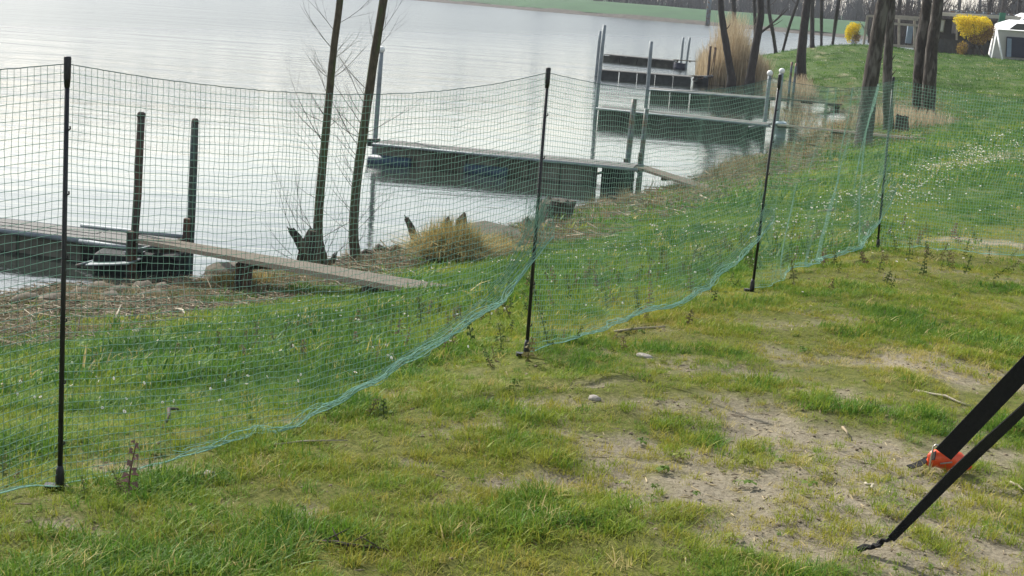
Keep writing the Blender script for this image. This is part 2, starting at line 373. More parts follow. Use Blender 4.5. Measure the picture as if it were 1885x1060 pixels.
L.new(col, b.inputs['Base Color']); b.inputs['Roughness'].default_value = .95; b.inputs['Specular IOR Level'].default_value = .1
bp = N.new('ShaderNodeBump'); bp.inputs['Strength'].default_value = .8; bp.inputs['Distance'].default_value = .03
L.new(noise(38, 8, .75), bp.inputs['Height']); L.new(bp.outputs[0], b.inputs['Normal'])
M['ground'] = m
ground = raw('ground', np.stack([GX, GY, GZ], -1).reshape(-1, 3), gf, 'ground', smooth=True); ground['kind'] = 'structure'
for nm, a in (('bare', GB), ('litter', GL), ('lush', np.clip(sstep(-.1, 1.3, LW + (fbm(GX * .8, GY * .8, 77) - .5) * 1.5) + sstep(13, 22, RR), 0, 1)), ('far_dark', .7 * sstep(30, 55, RR)), ('wet', sstep(-1.93, -2.02, GZ))):
    q = ground.data.attributes.new(nm, 'FLOAT', 'POINT'); q.data.foreach_set('value', a.ravel().astype(np.float32))

# ---------------------------------------------------------------- water
m, nt, b = new_mat('lake_water'); N, L = nt.nodes, nt.links
b.inputs['Base Color'].default_value = (.022, .028, .024, 1); b.inputs['Roughness'].default_value = .06; b.inputs['IOR'].default_value = 1.33
b.inputs['Specular IOR Level'].default_value = .5
tc = N.new('ShaderNodeTexCoord')
def wave(scale, sx, sy, rot, detail, ro=.5):
    mp = N.new('ShaderNodeMapping'); mp.inputs['Scale'].default_value = (sx, sy, 1); mp.inputs['Rotation'].default_value = (0, 0, R(rot)); L.new(tc.outputs['Object'], mp.inputs['Vector'])
    n = N.new('ShaderNodeTexNoise'); n.inputs['Scale'].default_value = scale; n.inputs['Detail'].default_value = detail; n.inputs['Roughness'].default_value = ro; n.inputs['Distortion'].default_value = .4
    L.new(mp.outputs[0], n.inputs['Vector']); return n.outputs['Fac']
def bump(h, st, dist, prev=None):
    bp = N.new('ShaderNodeBump'); bp.inputs['Distance'].default_value = dist
    L.new(h, bp.inputs['Height']); L.new(shelter, bp.inputs['Strength'])
    if prev: L.new(prev, bp.inputs['Normal'])
    return bp.outputs[0]
# the strip along the jetties lies in the lee of the bank: smaller waves there than out on the lake
sx_ = N.new('ShaderNodeSeparateXYZ'); L.new(tc.outputs['Object'], sx_.inputs[0])
cmb = N.new('ShaderNodeMath'); cmb.operation = 'MULTIPLY_ADD'; L.new(sx_.outputs['X'], cmb.inputs[0]); cmb.inputs[1].default_value = -2.0; L.new(sx_.outputs['Y'], cmb.inputs[2])
mr_ = N.new('ShaderNodeMapRange'); mr_.interpolation_type = 'SMOOTHSTEP'; L.new(cmb.outputs[0], mr_.inputs[0]); mr_.inputs[1].default_value = 33; mr_.inputs[2].default_value = 90; mr_.inputs[3].default_value = .115; mr_.inputs[4].default_value = 1
shelter = mr_.outputs[0]
mr2 = N.new('ShaderNodeMapRange'); L.new(cmb.outputs[0], mr2.inputs[0]); mr2.inputs[1].default_value = 30; mr2.inputs[2].default_value = 130; mr2.inputs[3].default_value = .05; mr2.inputs[4].default_value = .30
L.new(mr2.outputs[0], b.inputs['Roughness'])      # ripples too fine to resolve far out
n1 = bump(wave(.9, .8, 2.2, 8, 5, .66), 1, .075)
n1 = bump(wave(.16, .8, 2.2, 4, 4, .6), 1, .35, n1)
n2 = bump(wave(5.0, .7, 2.2, -6, 3), 1, .013, n1)
L.new(n2, b.inputs['Normal'])
M['water'] = m
wv = [(-500, -120, WATER), (500, -120, WATER), (500, 700, WATER), (-500, 700, WATER)]
water = raw('water', wv, [(0, 1, 2, 3)], 'water'); water['kind'] = 'structure'

# ---------------------------------------------------------------- far bank: riprap edge, grassed levee, land behind
lv = [(-260, 330), (-120, 290), (-19.8, 258.6), (1.6, 238), (25.2, 225), (37.3, 213), (48, 200), (70, 190), (130, 185), (260, 190)]
def strip(name, offs, mat, seed, jit):
    rnd = np.random.RandomState(seed); P = []
    for i in range(len(lv) - 1):
        a, c = np.array(lv[i]), np.array(lv[i + 1]); k = max(2, int(np.hypot(*(c - a)) / 2.5))
        for t in np.arange(k) / k: P.append(a + (c - a) * t)
    P.append(np.array(lv[-1])); P = np.array(P); n = len(P); V = []
    d = np.gradient(P, axis=0); nn = np.stack([-d[:, 1], d[:, 0]], -1); nn /= np.linalg.norm(nn, axis=1)[:, None]
    for (o_, z) in offs:
        q = P + nn * o_ + rnd.uniform(-jit, jit, (n, 2)); V.append(np.concatenate([q, np.full((n, 1), z) + rnd.uniform(-jit, jit, (n, 1)) * .5], 1))
    V = np.concatenate(V); k = len(offs); ii = np.arange(k * n).reshape(k, n)
    f = np.stack([ii[:-1, :-1], ii[:-1, 1:], ii[1:, 1:], ii[1:, :-1]], -1).reshape(-1, 4)
    o_ = raw(name, V, f, mat, smooth=True); o_['kind'] = 'structure'; return o_
strip('far_bank_stones', [(-2.0, -2.6), (0, -1.95), (1.5, -1.62), (2.6, -1.5)], 'riprap', 3, .3)
strip('far_levee', [(2.0, -1.56), (6, -.9), (12, -.1), (15, .12), (20, .1), (26, -.6), (60, -.8), (500, -.8)], 'levee', 4, .12)
# ---------------------------------------------------------------- fence posts
POSTS = [(-2.54, 2.03, .07, 1.30), (-1.23, 4.16, .04, 1.24), (.08, 6.29, .0, 1.20), (1.325, 8.43, -.05, 1.15), (2.54, 10.77, -.11, 1.09), (5.05, 11.35, -.17, 1.03)]
PLAB = [None,
        'tallest black fence post with a wide cap, in front of the grey jetty',
        'slim black fence post in the middle, in front of the barrel jetty',
        'thin leaning black fence post in front of the white ball lamps and the cove',
        'thinnest black fence post, beside the thick pine trunks where the netting bunches up',
        None]
for i, (x, y, zb, zt) in enumerate(POSTS):
    if PLAB[i] is None: continue
    lean = (.03, 0) if i == 3 else (-.03, 0) if i == 4 else (.0, 0)
    zb = min(zb, g1(x, y)) - .004
    t = thing('fence_post', (x, y, zb), PLAB[i], 'fence post', 'posts carrying the green netting')
    top = Vector((x + lean[0], y, zt)); bot = Vector((x, y, zb))
    ax = (top - bot)
    MB().tube([bot + Vector((0, 0, -.04)), bot + ax * .5, top], [.0078, .0072, .0068], 8).build('shaft', 'black', t, True)
    q = top
    MB().tube([q + Vector((0, 0, -.075)), q + Vector((0, 0, -.05)), q + Vector((0, 0, .004)), q + Vector((0, 0, .008))], [.0075, .0098, .0105, .009], 8).build('cap', 'black', t, True)
    ft = MB().tube([bot + Vector((0, 0, -.02)), bot + Vector((0, 0, .045)), bot + Vector((0, 0, .07)), bot + Vector((0, 0, .085))], [.0135, .0132, .0115, .008], 8).build('foot', 'black', t, True)
    MB().quad_prism(bot + Vector((-.012, 0, .02)), bot + Vector((-.042, -.004, .022)), (0, 0, 1), .03, .014).build('step_pedal', 'black', ft)
    MB().tube([bot + Vector((-.004, 0, .0)), bot + Vector((0, 0, -.16))], [.006, .001], 6).build('spike', 'steel', ft)
    for k in range(6):
        h = bot + ax * (.12 + .145 * k)
        MB().tube([h + Vector((.006, -.004, 0)), h + Vector((.013, -.007, .004)), h + Vector((.012, -.007, .012))], .0025, 5).build('net_hook', 'black', t)

# ---------------------------------------------------------------- netting
M['net'] = leaf_mat('green_net', [(0, (.16, .29, .22)), (1, (.20, .35, .27))], .05, .5, attr=False)
M['hem'] = pm('pale_net_hem', (.26, .47, .37), (.17, .35, .27), 30, .5, spec=.4)
ROWS = 54
def pw(t, pts):
    xs = [p[0] for p in pts]; ys = [p[1] for p in pts]; return np.interp(t, xs, ys)
BAYS = [  # sag, hem height along the bay, fold amplitude, columns, pleats
    (.06, [(0, 0), (1, 0)], .030, 116, 0),
    (.085, [(0, 0), (.38, .0), (.5, .035), (.6, .10), (.75, .205), (.85, .30), (.95, .43), (1, .50)], .030, 118, 0),
    (.075, [(0, 0), (.3, .03), (.6, .04), (.72, .08), (.82, .17), (.93, .30), (1, .40)], .035, 120, 0),
    (.055, [(0, 0), (.4, .012), (.7, .04), (.85, .10), (.94, .2), (1, .42)], .055, 132, 1),
    (.06, [(0, .0), (1, .0)], .05, 122, 0)]
SEG = []      # vertex pairs per bay
fence_net = thing('fence_netting', (.08, 6.29, 0), 'long green square mesh netting hung in sagging bays on black posts', 'netting')
def strands(P, rad):
    """triangular strands along axis 1 of P (lines, points, 3)"""
    a = P[:, :-1].reshape(-1, 3); c = P[:, 1:].reshape(-1, 3); d = c - a; ln = np.linalg.norm(d, axis=1, keepdims=True); d = d / np.maximum(ln, 1e-9)
    ref = np.where(np.abs(d[:, 2:3]) > .8, np.array([[1., .3, 0]]), np.array([[0, 0, 1.]])); u = np.cross(d, ref); u /= np.linalg.norm(u, axis=1, keepdims=True); w = np.cross(d, u)
    V = []
    for p in (a - d * rad * .5, c + d * rad * .5):
        for k in range(3):
            an = 2 * math.pi * k / 3 + .5; V.append(p + (u * math.cos(an) + w * math.sin(an)) * rad)
    V = np.stack(V, 1); n = len(a); o_ = (np.arange(n) * 6)[:, None]
    F = np.concatenate([o_ + np.array([[k, (k + 1) % 3, 3 + (k + 1) % 3, 3 + k]]) for k in range(3)])
    return V.reshape(-1, 3), F
for bi, (sag, hem, fold, cols, pleat) in enumerate(BAYS):
    A = np.array(POSTS[bi]); B_ = np.array(POSTS[bi + 1])
    t = np.linspace(0, 1, cols)
    if pleat:
        t = t + (fbm(t * 8 + 3, t * 0, 811, 3) - .5) * .03 * np.sin(math.pi * t) ** .6
        t = np.clip(t + .05 * np.sin(math.pi * t) ** 2, 0, 1)
    t = np.maximum.accumulate(t)
    v = np.linspace(0, 1, ROWS)          # 0 top .. 1 hem
    T, V_ = np.meshgrid(t, v)
    bx = A[0] + (B_[0] - A[0]) * T; by = A[1] + (B_[1] - A[1]) * T
    d2 = (B_[:2] - A[:2]); d2 = d2 / np.linalg.norm(d2); nx, ny = -d2[1], d2[0]
    edge = np.sin(math.pi * np.clip(T, 0, 1)) ** .5
    # loose folds that grow towards the hem
    off = ((fbm(T * 7 + 13 * bi, V_ * 1.2, 200 + bi, 3) - .5) * 2.4 + (fbm(T * 26, V_ * 3, 300 + bi, 2) - .5) * .5) * fold * edge * (.35 + V_)
    if pleat: off = off + .12 * (fbm(T * 8 + V_ * .8, V_ * .7, 821, 3) - .5) * edge
    tang = ((fbm(T * 9 + 5, V_ * 5 + 3 * bi, 400 + bi, 3) - .5) * .05 + (np.random.RandomState(bi).rand(ROWS, cols) - .5) * .005) * edge * np.minimum(1, V_ * 6)
    if pleat: tang = tang + (fbm(T * 6 + V_ * 1.3, V_ * 1.1 + T, 831, 3) - .5) * .50 * edge * np.minimum(1, V_ * 4)
    X_ = bx + nx * off + d2[0] * tang; Y_ = by + ny * off + d2[1] * tang
    gzv = gz(bx[0], by[0])[None, :] + np.zeros_like(T)
    wire = A[3] + (B_[3] - A[3]) * T - sag * 4 * T * (1 - T) * (1 + .12 * (T - .5)) - .012
    hemz = gzv + .022 + pw(T, hem)
    # a loose net: its rows keep their distance until they meet the lifted hem, where the rest gathers in a roll
    nominal = wire - V_ * (1.185 + (A[3] - A[2] - 1.2)) - .5 * sag * 4 * T * (1 - T) * (1 - V_) * 0
    zz = nominal + (fbm(T * 12, V_ * 9 + 40 * bi, 500 + bi, 3) - .5) * .035 * edge * np.minimum(1, V_ * 8) + (np.random.RandomState(bi + 50).rand(ROWS, cols) - .5) * .003 * edge
    over = hemz + .10 * np.clip(pw(T, hem) * 2.2, 0, 1) - zz
    band = (.012 + .05 * np.clip(pw(T, hem) * 1.6, 0, 1)) * (.4 + fbm(T * 30, V_ * 7, 600 + bi, 2))
    gathered = hemz + band * (1 - V_) * 3 * (.3 + _hash(np.arange(ROWS)[:, None] + 0 * T.astype(int), (T * 37).astype(np.int64), 5 + bi)) * .55
    fan = 1 + 4.0 * sstep(.88, 1.0, T) * (np.max(pw(T, hem)) > .2)
    gathered = hemz + (gathered - hemz) * fan
    zz = np.where(over > 0, np.minimum(np.maximum(zz, gathered), hemz + .10 + .22 * (fan - 1) / 4), zz)
    zz = np.maximum(zz, gzv + .006 + .02 * _hash(np.arange(ROWS)[:, None] + 0 * T.astype(int), (T * 61).astype(np.int64), 9 + bi) * (V_ > .9))
    spill = np.clip(over, 0, .4) * .16
    Y_ = Y_ - ny * spill * (.4 + V_); X_ = X_ - nx * spill * (.4 + V_)
    P = np.stack([X_, Y_, zz], -1)
    v1, f1 = strands(P[1:-1], .0015 if bi == 4 else .00096); v2, f2 = strands(P.transpose(1, 0, 2), .0013 if bi == 4 else .00080)
    raw('net_bay', np.concatenate([v1, v2]), np.concatenate([f1, f2 + len(v1)]), 'net', fence_net)
    v3, f3 = strands(P[:1], .0016); raw('top_cord', v3, f3, 'cord', fence_net)
    v4, f4 = strands(P[-1:], .0022); raw('hem_cord', v4, f4, 'hem', fence_net)
    if max(h_[1] for h_ in hem) > .1:      # the gathered roll of loose netting along the lifted hem
        rs = np.random.RandomState(90 + bi); G = []
        for k in range(7):
            lo = rs.uniform(.05, .5); u = np.linspace(lo, rs.uniform(.86, 1.0), 90); c = np.stack([np.interp(u, t, P[-1, :, q]) for q in range(3)], -1)
            wv_ = (fbm(u * 24 + 7 * k, u * 0 + k, 700 + k, 3) - .5); w2_ = (fbm(u * 24 + 3 * k, u * 0 + k, 750 + k, 3) - .5)
            G.append(c + np.stack([nx * wv_ * .06, ny * wv_ * .06, .012 + w2_ * .05], -1))
        v5, f5 = strands(np.array(G), .0012); raw('gathered_roll', v5, f5, 'hem', fence_net)

# ---------------------------------------------------------------- straps, hook and orange peg at the right
def ribbon(pts, widths, sides, thick=.0016):
    """webbing: centreline, width and across-direction per point; real thickness"""
    mb = MB(); P = [Vector(p) for p in pts]; n = len(P)
    for i, p in enumerate(P):
        d = (P[min(i + 1, n - 1)] - P[max(i - 1, 0)]).normalized(); s_ = Vector(sides[i]); s_ = (s_ - d * s_.dot(d)).normalized(); u = d.cross(s_) * thick
        w = s_ * widths[i] / 2; mb.v += [p - w - u, p + w - u, p + w + u, p - w + u]
    for i in range(n - 1):
        for k in range(4): mb.f.append((4 * i + k, 4 * i + (k + 1) % 4, 4 * i + 4 + (k + 1) % 4, 4 * i + 4 + k))
    mb.f += [(3, 2, 1, 0), (4 * n - 4, 4 * n - 3, 4 * n - 2, 4 * n - 1)]
    return mb
cr_ = Vector((.55, .35, -.75))
s1 = [Vector((1.439,4.860,0.131)), Vector((1.634,4.780,0.451)), Vector((1.876,4.620,0.894)), Vector((2.080,4.400,1.314))]
st = thing('webbing_strap', (1.487,4.991,0.045), 'wide flat black strap pulled taut up from the orange peg', 'strap', 'guy straps of the tent')
s1.append(s1[-1] + (s1[-1] - s1[-2]) * 1.2)
across1 = Vector((1.464,4.860,0.116)) - Vector((1.409,4.860,0.158))
ribbon(s1, [.064] * 5, [across1] * 5).build('webbing', 'strap', st)
tail = [Vector((1.334,4.863,0.066)) + Vector((0, 0, .012)), Vector((1.374,4.895,0.065)) + Vector((0, 0, .016)), Vector((1.410,4.927,0.065)) + Vector((0, 0, .028)), Vector((1.420,4.880,0.120))]
ribbon(tail, [.020, .024, .024, .03], [(0, 1, .25)] * 4).build('loose_tail', 'strap', st)
s2b = Vector((1.015,3.982,0.094))
st2 = thing('webbing_strap', s2b, 'narrow twisted black strap running to the ground in front of the orange peg', 'strap', 'guy straps of the tent')
P2 = [Vector((1.066,3.970,0.139)), Vector((1.141,3.970,0.240)), Vector((1.216,3.970,0.340)), Vector((1.288,3.960,0.433)), Vector((1.371,3.950,0.538)), Vector((1.492,3.920,0.713)), Vector((1.820,3.800,1.198))]
P2.append(P2[-1] + (P2[-1] - P2[-2]) * .9)
ac2 = Vector((1.358,4.100,0.431)) - Vector((1.327,4.100,0.459))
ribbon(P2, [.022, .032, .044, .053, .058, .06, .062, .062], [ac2 + Vector((0, .01 * k, 0)) for k in range(8)]).build('webbing', 'strap', st2)
rnd = random.Random(5)
kn = MB(); kp = [Vector((1.097,3.970,0.180)), Vector((1.068,3.970,0.143)), s2b + Vector((.03, .0, .03)), s2b + Vector((0, 0, .012)), s2b + Vector((-.03, .0, .004))]
kq = [kp[0]]
for i in range(len(kp) - 1):
    for q in range(1, 5): kq.append(kp[i].lerp(kp[i + 1], q / 4) + Vector((rnd.uniform(-.003, .003), rnd.uniform(-.003, .003), rnd.uniform(-.003, .004))))
kn.tube(kq, [.004 + .003 * math.sin(math.pi * i / (len(kq) - 1)) for i in range(len(kq))], 7, rough=.45, rnd=rnd)
kn.tube([s2b + Vector((.012, .006, .012)), s2b + Vector((-.012, .012, .010)), s2b + Vector((-.034, .008, .003))], [.005, .007, .003], 6, rough=.3, rnd=rnd)
kn.build('crumpled_end', 'strap', st2)
pg = Vector((1.471,4.909,0.059))
peg = thing('tent_peg', pg, 'bright orange plastic peg pushed into bare soil with a steel pin through it', 'tent peg')
bmh = MB()
rows = 9
for i in range(rows):
    u = i / (rows - 1); cx = pg + Vector((-.066 + .140 * u, .004 * math.sin(u * 5), .036 + .012 * math.sin(u * 3.1) - .012 * u))
    hh = .038 * (math.sin(math.pi * (.12 + .80 * u)) ** .6) * (1 + .12 * math.sin(u * 17)); dd = .020 * (math.sin(math.pi * (.1 + .85 * u)) ** .6)
    for k in range(8):
        a = 2 * math.pi * k / 8; bmh.v.append(cx + Vector((.006 * math.sin(a * 2 + i), dd * math.cos(a), hh * math.sin(a) * (1.0 if math.sin(a) > 0 else .95))))
for i in range(rows - 1):
    for k in range(8): bmh.f.append((8 * i + k, 8 * i + (k + 1) % 8, 8 * i + 8 + (k + 1) % 8, 8 * i + 8 + k))
bmh.f += [tuple(range(7, -1, -1)), tuple(range(8 * rows - 8, 8 * rows))]
bmh.build('body', 'orange', peg, True)
MB().tube([pg + Vector((.005, 0, .02)), pg + Vector((.008, 0, -.10))], [.012, .002], 6).build('spike', 'orange', peg)
MB().tube([pg + Vector((-.03, -.024, .032)), pg + Vector((.008, -.024, .040))], .0028, 6).build('pin', 'steel', peg)
hk = Vector((1.404,4.879,0.067))
hook = tag(MB().tube([hk + Vector((0, 0, -.05)), hk + Vector((.002, 0, .03)), hk + Vector((.006, 0, .082)), hk + Vector((.013, -.002, .090)), hk + Vector((.024, -.004, .086)), hk + Vector((.030, -.006, .070))], .0032, 7).build('wire_hook', 'steel', None, True),
           'thin rusty steel wire hook standing beside the orange peg', 'hook')

# ---------------------------------------------------------------- jetties
def piece(name, parent, a, b_, w, h, mat, up=(0, 0, 1)):
    return MB().quad_prism(a, b_, up, w, h).build(name, mat, parent)
def drum(parent, c, r, h, mat, name='float_drum', ribs=True):
    p = [(r * .96, 0), (r, .02 * h), (r, .3 * h), (r * 1.04, .33 * h), (r, .36 * h), (r, .64 * h), (r * 1.04, .67 * h), (r, .7 * h), (r, .96 * h), (r * .95, h), (r * .9, h), (r * .88, h - .02), (.02, h - .02)]
    return MB().lathe(c, p, 20).build(name, mat, parent, True)
def jetty(name, A, B_, width, label, blue=False, nside=6, rail=True, panel_h=.26, pmat='panel', body=1.):
    A = Vector(A); B_ = Vector(B_); z = A.z; B_.z = z; d = (B_ - A).normalized(); bk = Vector((-d.y, d.x, 0))      # A,B: front edge of the deck
    if bk.y < 0: bk = -bk
    t = thing(name, Vector((A.x, A.y, WATER)), label, 'jetty', 'floating jetties along the shore')
    nb = 4; w = width / nb
    for k in range(nb):
        o_ = bk * (w * (k + .5)); dz = Vector((0, 0, -.018 + .006 * ((k * 7) % 3 - 1)))
        piece('plank', t, A + o_ + dz, B_ + o_ + dz, w - .012, .034, 'deck')
    if rail:
        for o_ in (Vector((0, 0, -.035)) - bk * .035, bk * (width + .035) - Vector((0, 0, .035))):
            MB().tube([A + o_ - d * .05, B_ + o_ + d * .10], .028, 10).build('tube_rail', 'galv', t, True)
    L_ = (B_ - A).length * body
    for k in range(nside):
        a = A + d * (L_ * (k + .02) / nside) + bk * .06; c = A + d * (L_ * (k + .965) / nside) + bk * .06
        zt = Vector((0, 0, -.075 - panel_h / 2))
        piece('side_panel', t, a + zt, c + zt, .06, panel_h, pmat)
        a2 = a + bk * (width * .5); c2 = c + bk * (width * .5); zt = Vector((0, 0, -.10 - .26))
        piece('float_box', t, a2 + zt, c2 + zt, width * .78, .5, 'paneldark')
        a3 = a + bk * (width - .12); c3 = c + bk * (width - .12); zt = Vector((0, 0, -.075 - panel_h / 2))
        piece('side_panel', t, a3 + zt, c3 + zt, .06, panel_h, pmat)
    if blue:
        for s_ in (.07, .52):
            c = A + d * (L_ * s_) - bk * .0 + Vector((0, 0, -.36))
            MB().tube([c - d * .42, c - d * .4, c + d * .4, c + d * .42], [.10, .13, .13, .10], 14).build('blue_drum', 'blue', t, True)
    return t, d, bk
def pole(top, foot, r, mat, label, ball=False, name='mooring_pole', cat='pole', bend=0, stub=None):
    top = Vector(top); foot = Vector(foot)
    t = thing(name, foot, label, cat, 'poles of the jetties')
    bot = foot + (foot - top).normalized() * .9
    mid = (top + foot) / 2 + Vector((bend, 0, 0))
    rn = random.Random(label)
    wood = mat.startswith('pile')
    pts = [bot, foot, foot.lerp(mid, .5), mid, mid.lerp(top, .5), top]
    MB().tube(pts, [r * 1.05, r * 1.05, r, r, r * .97, r * .95], 10, rough=.10 if wood else 0, rnd=rn).build('shaft', mat, t, True)
    if wood: MB().tube([top - Vector((0, 0, .01)), top + Vector((0, 0, .035)), top + Vector((0, 0, .05))], [r * 1.02, r * .95, r * .6], 10, rough=.1, rnd=rn).build('weathered_top', 'pile' if mat == 'pilegreen' else mat, t)
    if ball: MB().ball(top + Vector((0, 0, .05)), ball, nu=12, nv=8).build('ball_cap', 'white', t, True)
    if stub:
        a, b_ = Vector(stub[0]), Vector(stub[1]); MB().quad_prism(a, b_, (0, 1, 0), .07, .09).build('clamp_post', 'pile', t)
    return t
def gangplank(a, b_, w, label, nb=2, props=()):
    a = Vector(a); b_ = Vector(b_)
    t = thing('gangplank', b_, label, 'gangplank', 'gangplanks to the bank'); d = (b_ - a).normalized(); sd = d.cross(Vector((0, 0, 1))).normalized()
    for k in range(nb):
        o_ = sd * (w * ((k + .5) / nb - .5)); piece('plank', t, a + o_ + Vector((0, 0, .01 * k)), b_ + o_, w / nb - .012, .045, 'deckx')
    for s_ in (.12, .5, .88): piece('cross_batten', t, a.lerp(b_, s_) - sd * w * .45 - Vector((0, 0, .05)), a.lerp(b_, s_) + sd * w * .45 - Vector((0, 0, .05)), .06, .045, 'pile')
    for s_ in props:
        q = a.lerp(b_, s_); piece('support_block', t, q - Vector((0, 0, .06)), Vector((q.x, q.y, min(q.z - .12, max(g1(q.x, q.y), WATER - .3) - .05))), .14, .2, 'pile', (0, 1, 0))
    return t
DZ = -1.72
# jetty by the left edge of the photograph
J1a, J1b = Vector((-9.172,18.795,-1.720)), Vector((-5.046,17.745,-1.720))
t, d, bk = jetty('floating_jetty', J1a, J1b, .62, 'grey floating jetty with concrete sided floats next to the two old wooden piles', nside=5, panel_h=.27)
for k in range(4):      # the deck goes on over the drum on its own
    o_ = bk * (.155 * (k + .5)) + Vector((0, 0, -.018 + .004 * (k % 2))); piece('plank', t, J1b + o_ + d * .012, J1b + d * 1.0 + o_, .143, .034, 'deck')
MB().tube([J1b - bk * .04 + Vector((0, 0, -.04)), Vector((-4.267,17.479,-1.770))], .03, 10).build('tube_rail', 'galv', t, True)
MB().tube([Vector((-4.989,17.350,-1.986)), Vector((-4.304,17.450,-1.755))], .022, 8).build('brace', 'galvdark', t, True)
MB().tube([Vector((-5.292,18.600,-1.728)), Vector((-3.844,17.900,-1.654))], .026, 8).build('tube_rail', 'galv', t, True)
MB().tube([Vector((-4.382,17.200,-1.763)), Vector((-3.800,17.900,-1.657))], .026, 8).build('cross_tube', 'galvdark', t, True)
dc = Vector((-4.548,17.198,-1.800))
for a_, b_ in (((-4.775,17.169,-2.000), (-4.323,17.186,-2.000)), ((-4.284,17.373,-2.000), (-3.831,17.354,-2.000))):
    MB().quad_prism(Vector(a_) + Vector((0, .3, -.02)), Vector(b_) + Vector((0, .3, -.02)), (0, 0, 1), .55, .46).build('float_box', 'drum', t, bevel=.05)
MB().poly([Vector((-4.799,17.050,-1.899)), Vector((-4.317,17.050,-1.850)), Vector((-4.168,17.750,-1.828)), Vector((-4.688,17.750,-1.867))], .014).build('drum_lid', 'lid', t)
pole((-4.278,17.300,-0.215), ((-4.334,17.300,-1.990)), .047, 'pile', 'taller of the two dark wooden piles, reddish brown, by the grey plank', stub=((-4.339,17.220,-1.507), (-4.354,17.220,-2.103)), bend=.012)
pole((-3.769,17.750,-0.288), ((-3.785,17.750,-2.064)), .044, 'pilegreen', 'bluish green wooden pile standing in the lake right above the plank end', stub=((-3.805,17.680,-1.392), (-3.813,17.680,-1.699)), bend=.004)
ge = Vector((-0.633,11.826,-0.866)); gangplank(Vector((-4.127,17.350,-1.631)), ge + Vector((0, 0, .02)), .42, 'long grey wooden gangplank sloping down across the near bank', 2, (.42,))
# second jetty, the one with the barrel in the middle of the picture
t, d, bk = jetty('floating_jetty', (-2.798,29.504,-1.600), (2.058,28.507,-1.600), .75, 'floating jetty with tan side panels, blue floats and one dark barrel', blue=True, nside=7, panel_h=.37, body=.85)
c = Vector((1.841,29.200,-1.924)); drum(t, (c.x, c.y, WATER - .42), .31, .76, 'drum', 'barrel')
MB().tube([Vector((1.346,29.500,-1.914)), Vector((2.006,29.700,-1.709))], .03, 8).build('brace', 'galvdark', t, True)
piece('end_bracket', t, Vector((-3.074,30.600,-1.729)), Vector((-2.816,30.600,-1.709)), .12, .14, 'paneldark')
pole((-2.925,30.900,0.042), (-2.956,30.900,-2.077), .048, 'galv', 'grey steel pole with a white ball on top behind the thicker alder', .07)
pole((2.095,30.200,-0.456), (2.064,30.200,-2.030), .055, 'galvdark', 'short steel pole left of the pair beside the dark barrel', stub=((2.021,30.100,-1.615), (2.025,30.100,-2.020)))
pole((2.397,30.900,-0.677), (2.382,30.900,-2.092), .050, 'galvdark', 'short steel pole nearest the grassy bank where the barrel jetty ends', stub=((2.349,30.800,-1.548), (2.341,30.800,-1.951)))
e = Vector((3.368,27.380,-1.780)); gangplank(Vector((2.166,29.900,-1.710)), e + Vector((0, 0, .02)), .38, 'narrow gangplank from the barrel jetty down to the bank', 2)
# third jetty
t, d, bk = jetty('floating_jetty', (2.005,43.113,-1.600), (6.447,41.392,-1.600), .85, 'third floating jetty along the shore, ending at the two white ball lamps', nside=8, pmat='panelmid', panel_h=.37, body=.86)
c = Vector((7.003,42.500,-1.789)); drum(t, (c.x, c.y, WATER - .2), .15, .62, 'paledrum', 'pale_drum'); c = Vector((6.310,43.000,-1.916)); drum(t, (c.x, c.y, WATER - .4), .33, .66, 'drum', 'barrel')
MB().tube([Vector((5.908,42.600,-1.880)), Vector((6.605,42.600,-1.693))], .035, 8).build('brace', 'galv', t, True)
pole((2.064,44.600,0.618), (2.016,44.600,-1.946), .055, 'galv', 'tallest steel pole standing in the open water beside the third jetty')
pole((6.691,43.400,-0.383), (6.686,43.400,-1.924), .055, 'galv', 'steel pole with white ball lamp left of the thin leaning fence post', .085)
pole((7.079,43.800,-0.316), (7.083,43.800,-1.931), .065, 'galv', 'steel pole with white ball lamp just right of the thin leaning fence post', .085)
e = Vector((9.087,35.257,-1.239)); gangplank(Vector((6.787,43.200,-1.717)), e + Vector((0, 0, .03)), .5, 'long pale gangplank leading past the thick trunk onto the meadow', 2, (.9,))
# fourth
t, d, bk = jetty('floating_jetty', (4.232,53.679,-1.600), (8.352,53.276,-1.600), .9, 'fourth floating jetty, just above the netting top', nside=6, pmat='panelmid', panel_h=.37)
pole((4.302,56.000,-0.062), (4.321,56.000,-1.995), .07, 'galv', 'single steel pole at the outer end of the fourth jetty')
e = Vector((11.436,57.016,-1.890)); gangplank(Vector((8.325,53.000,-1.564)), e + Vector((0, 0, .03)), .5, 'gangplank of the fourth jetty ending in brown shore growth', 2)
pole((10.047,60.000,-0.555), (10.052,60.000,-1.758), .05, 'galvdark', 'left one of two thin poles beside the dark leaning trunk'); pole((10.387,61.000,-0.619), (10.388,61.000,-1.800), .05, 'galvdark', 'right one of two thin poles beside the dark leaning trunk')
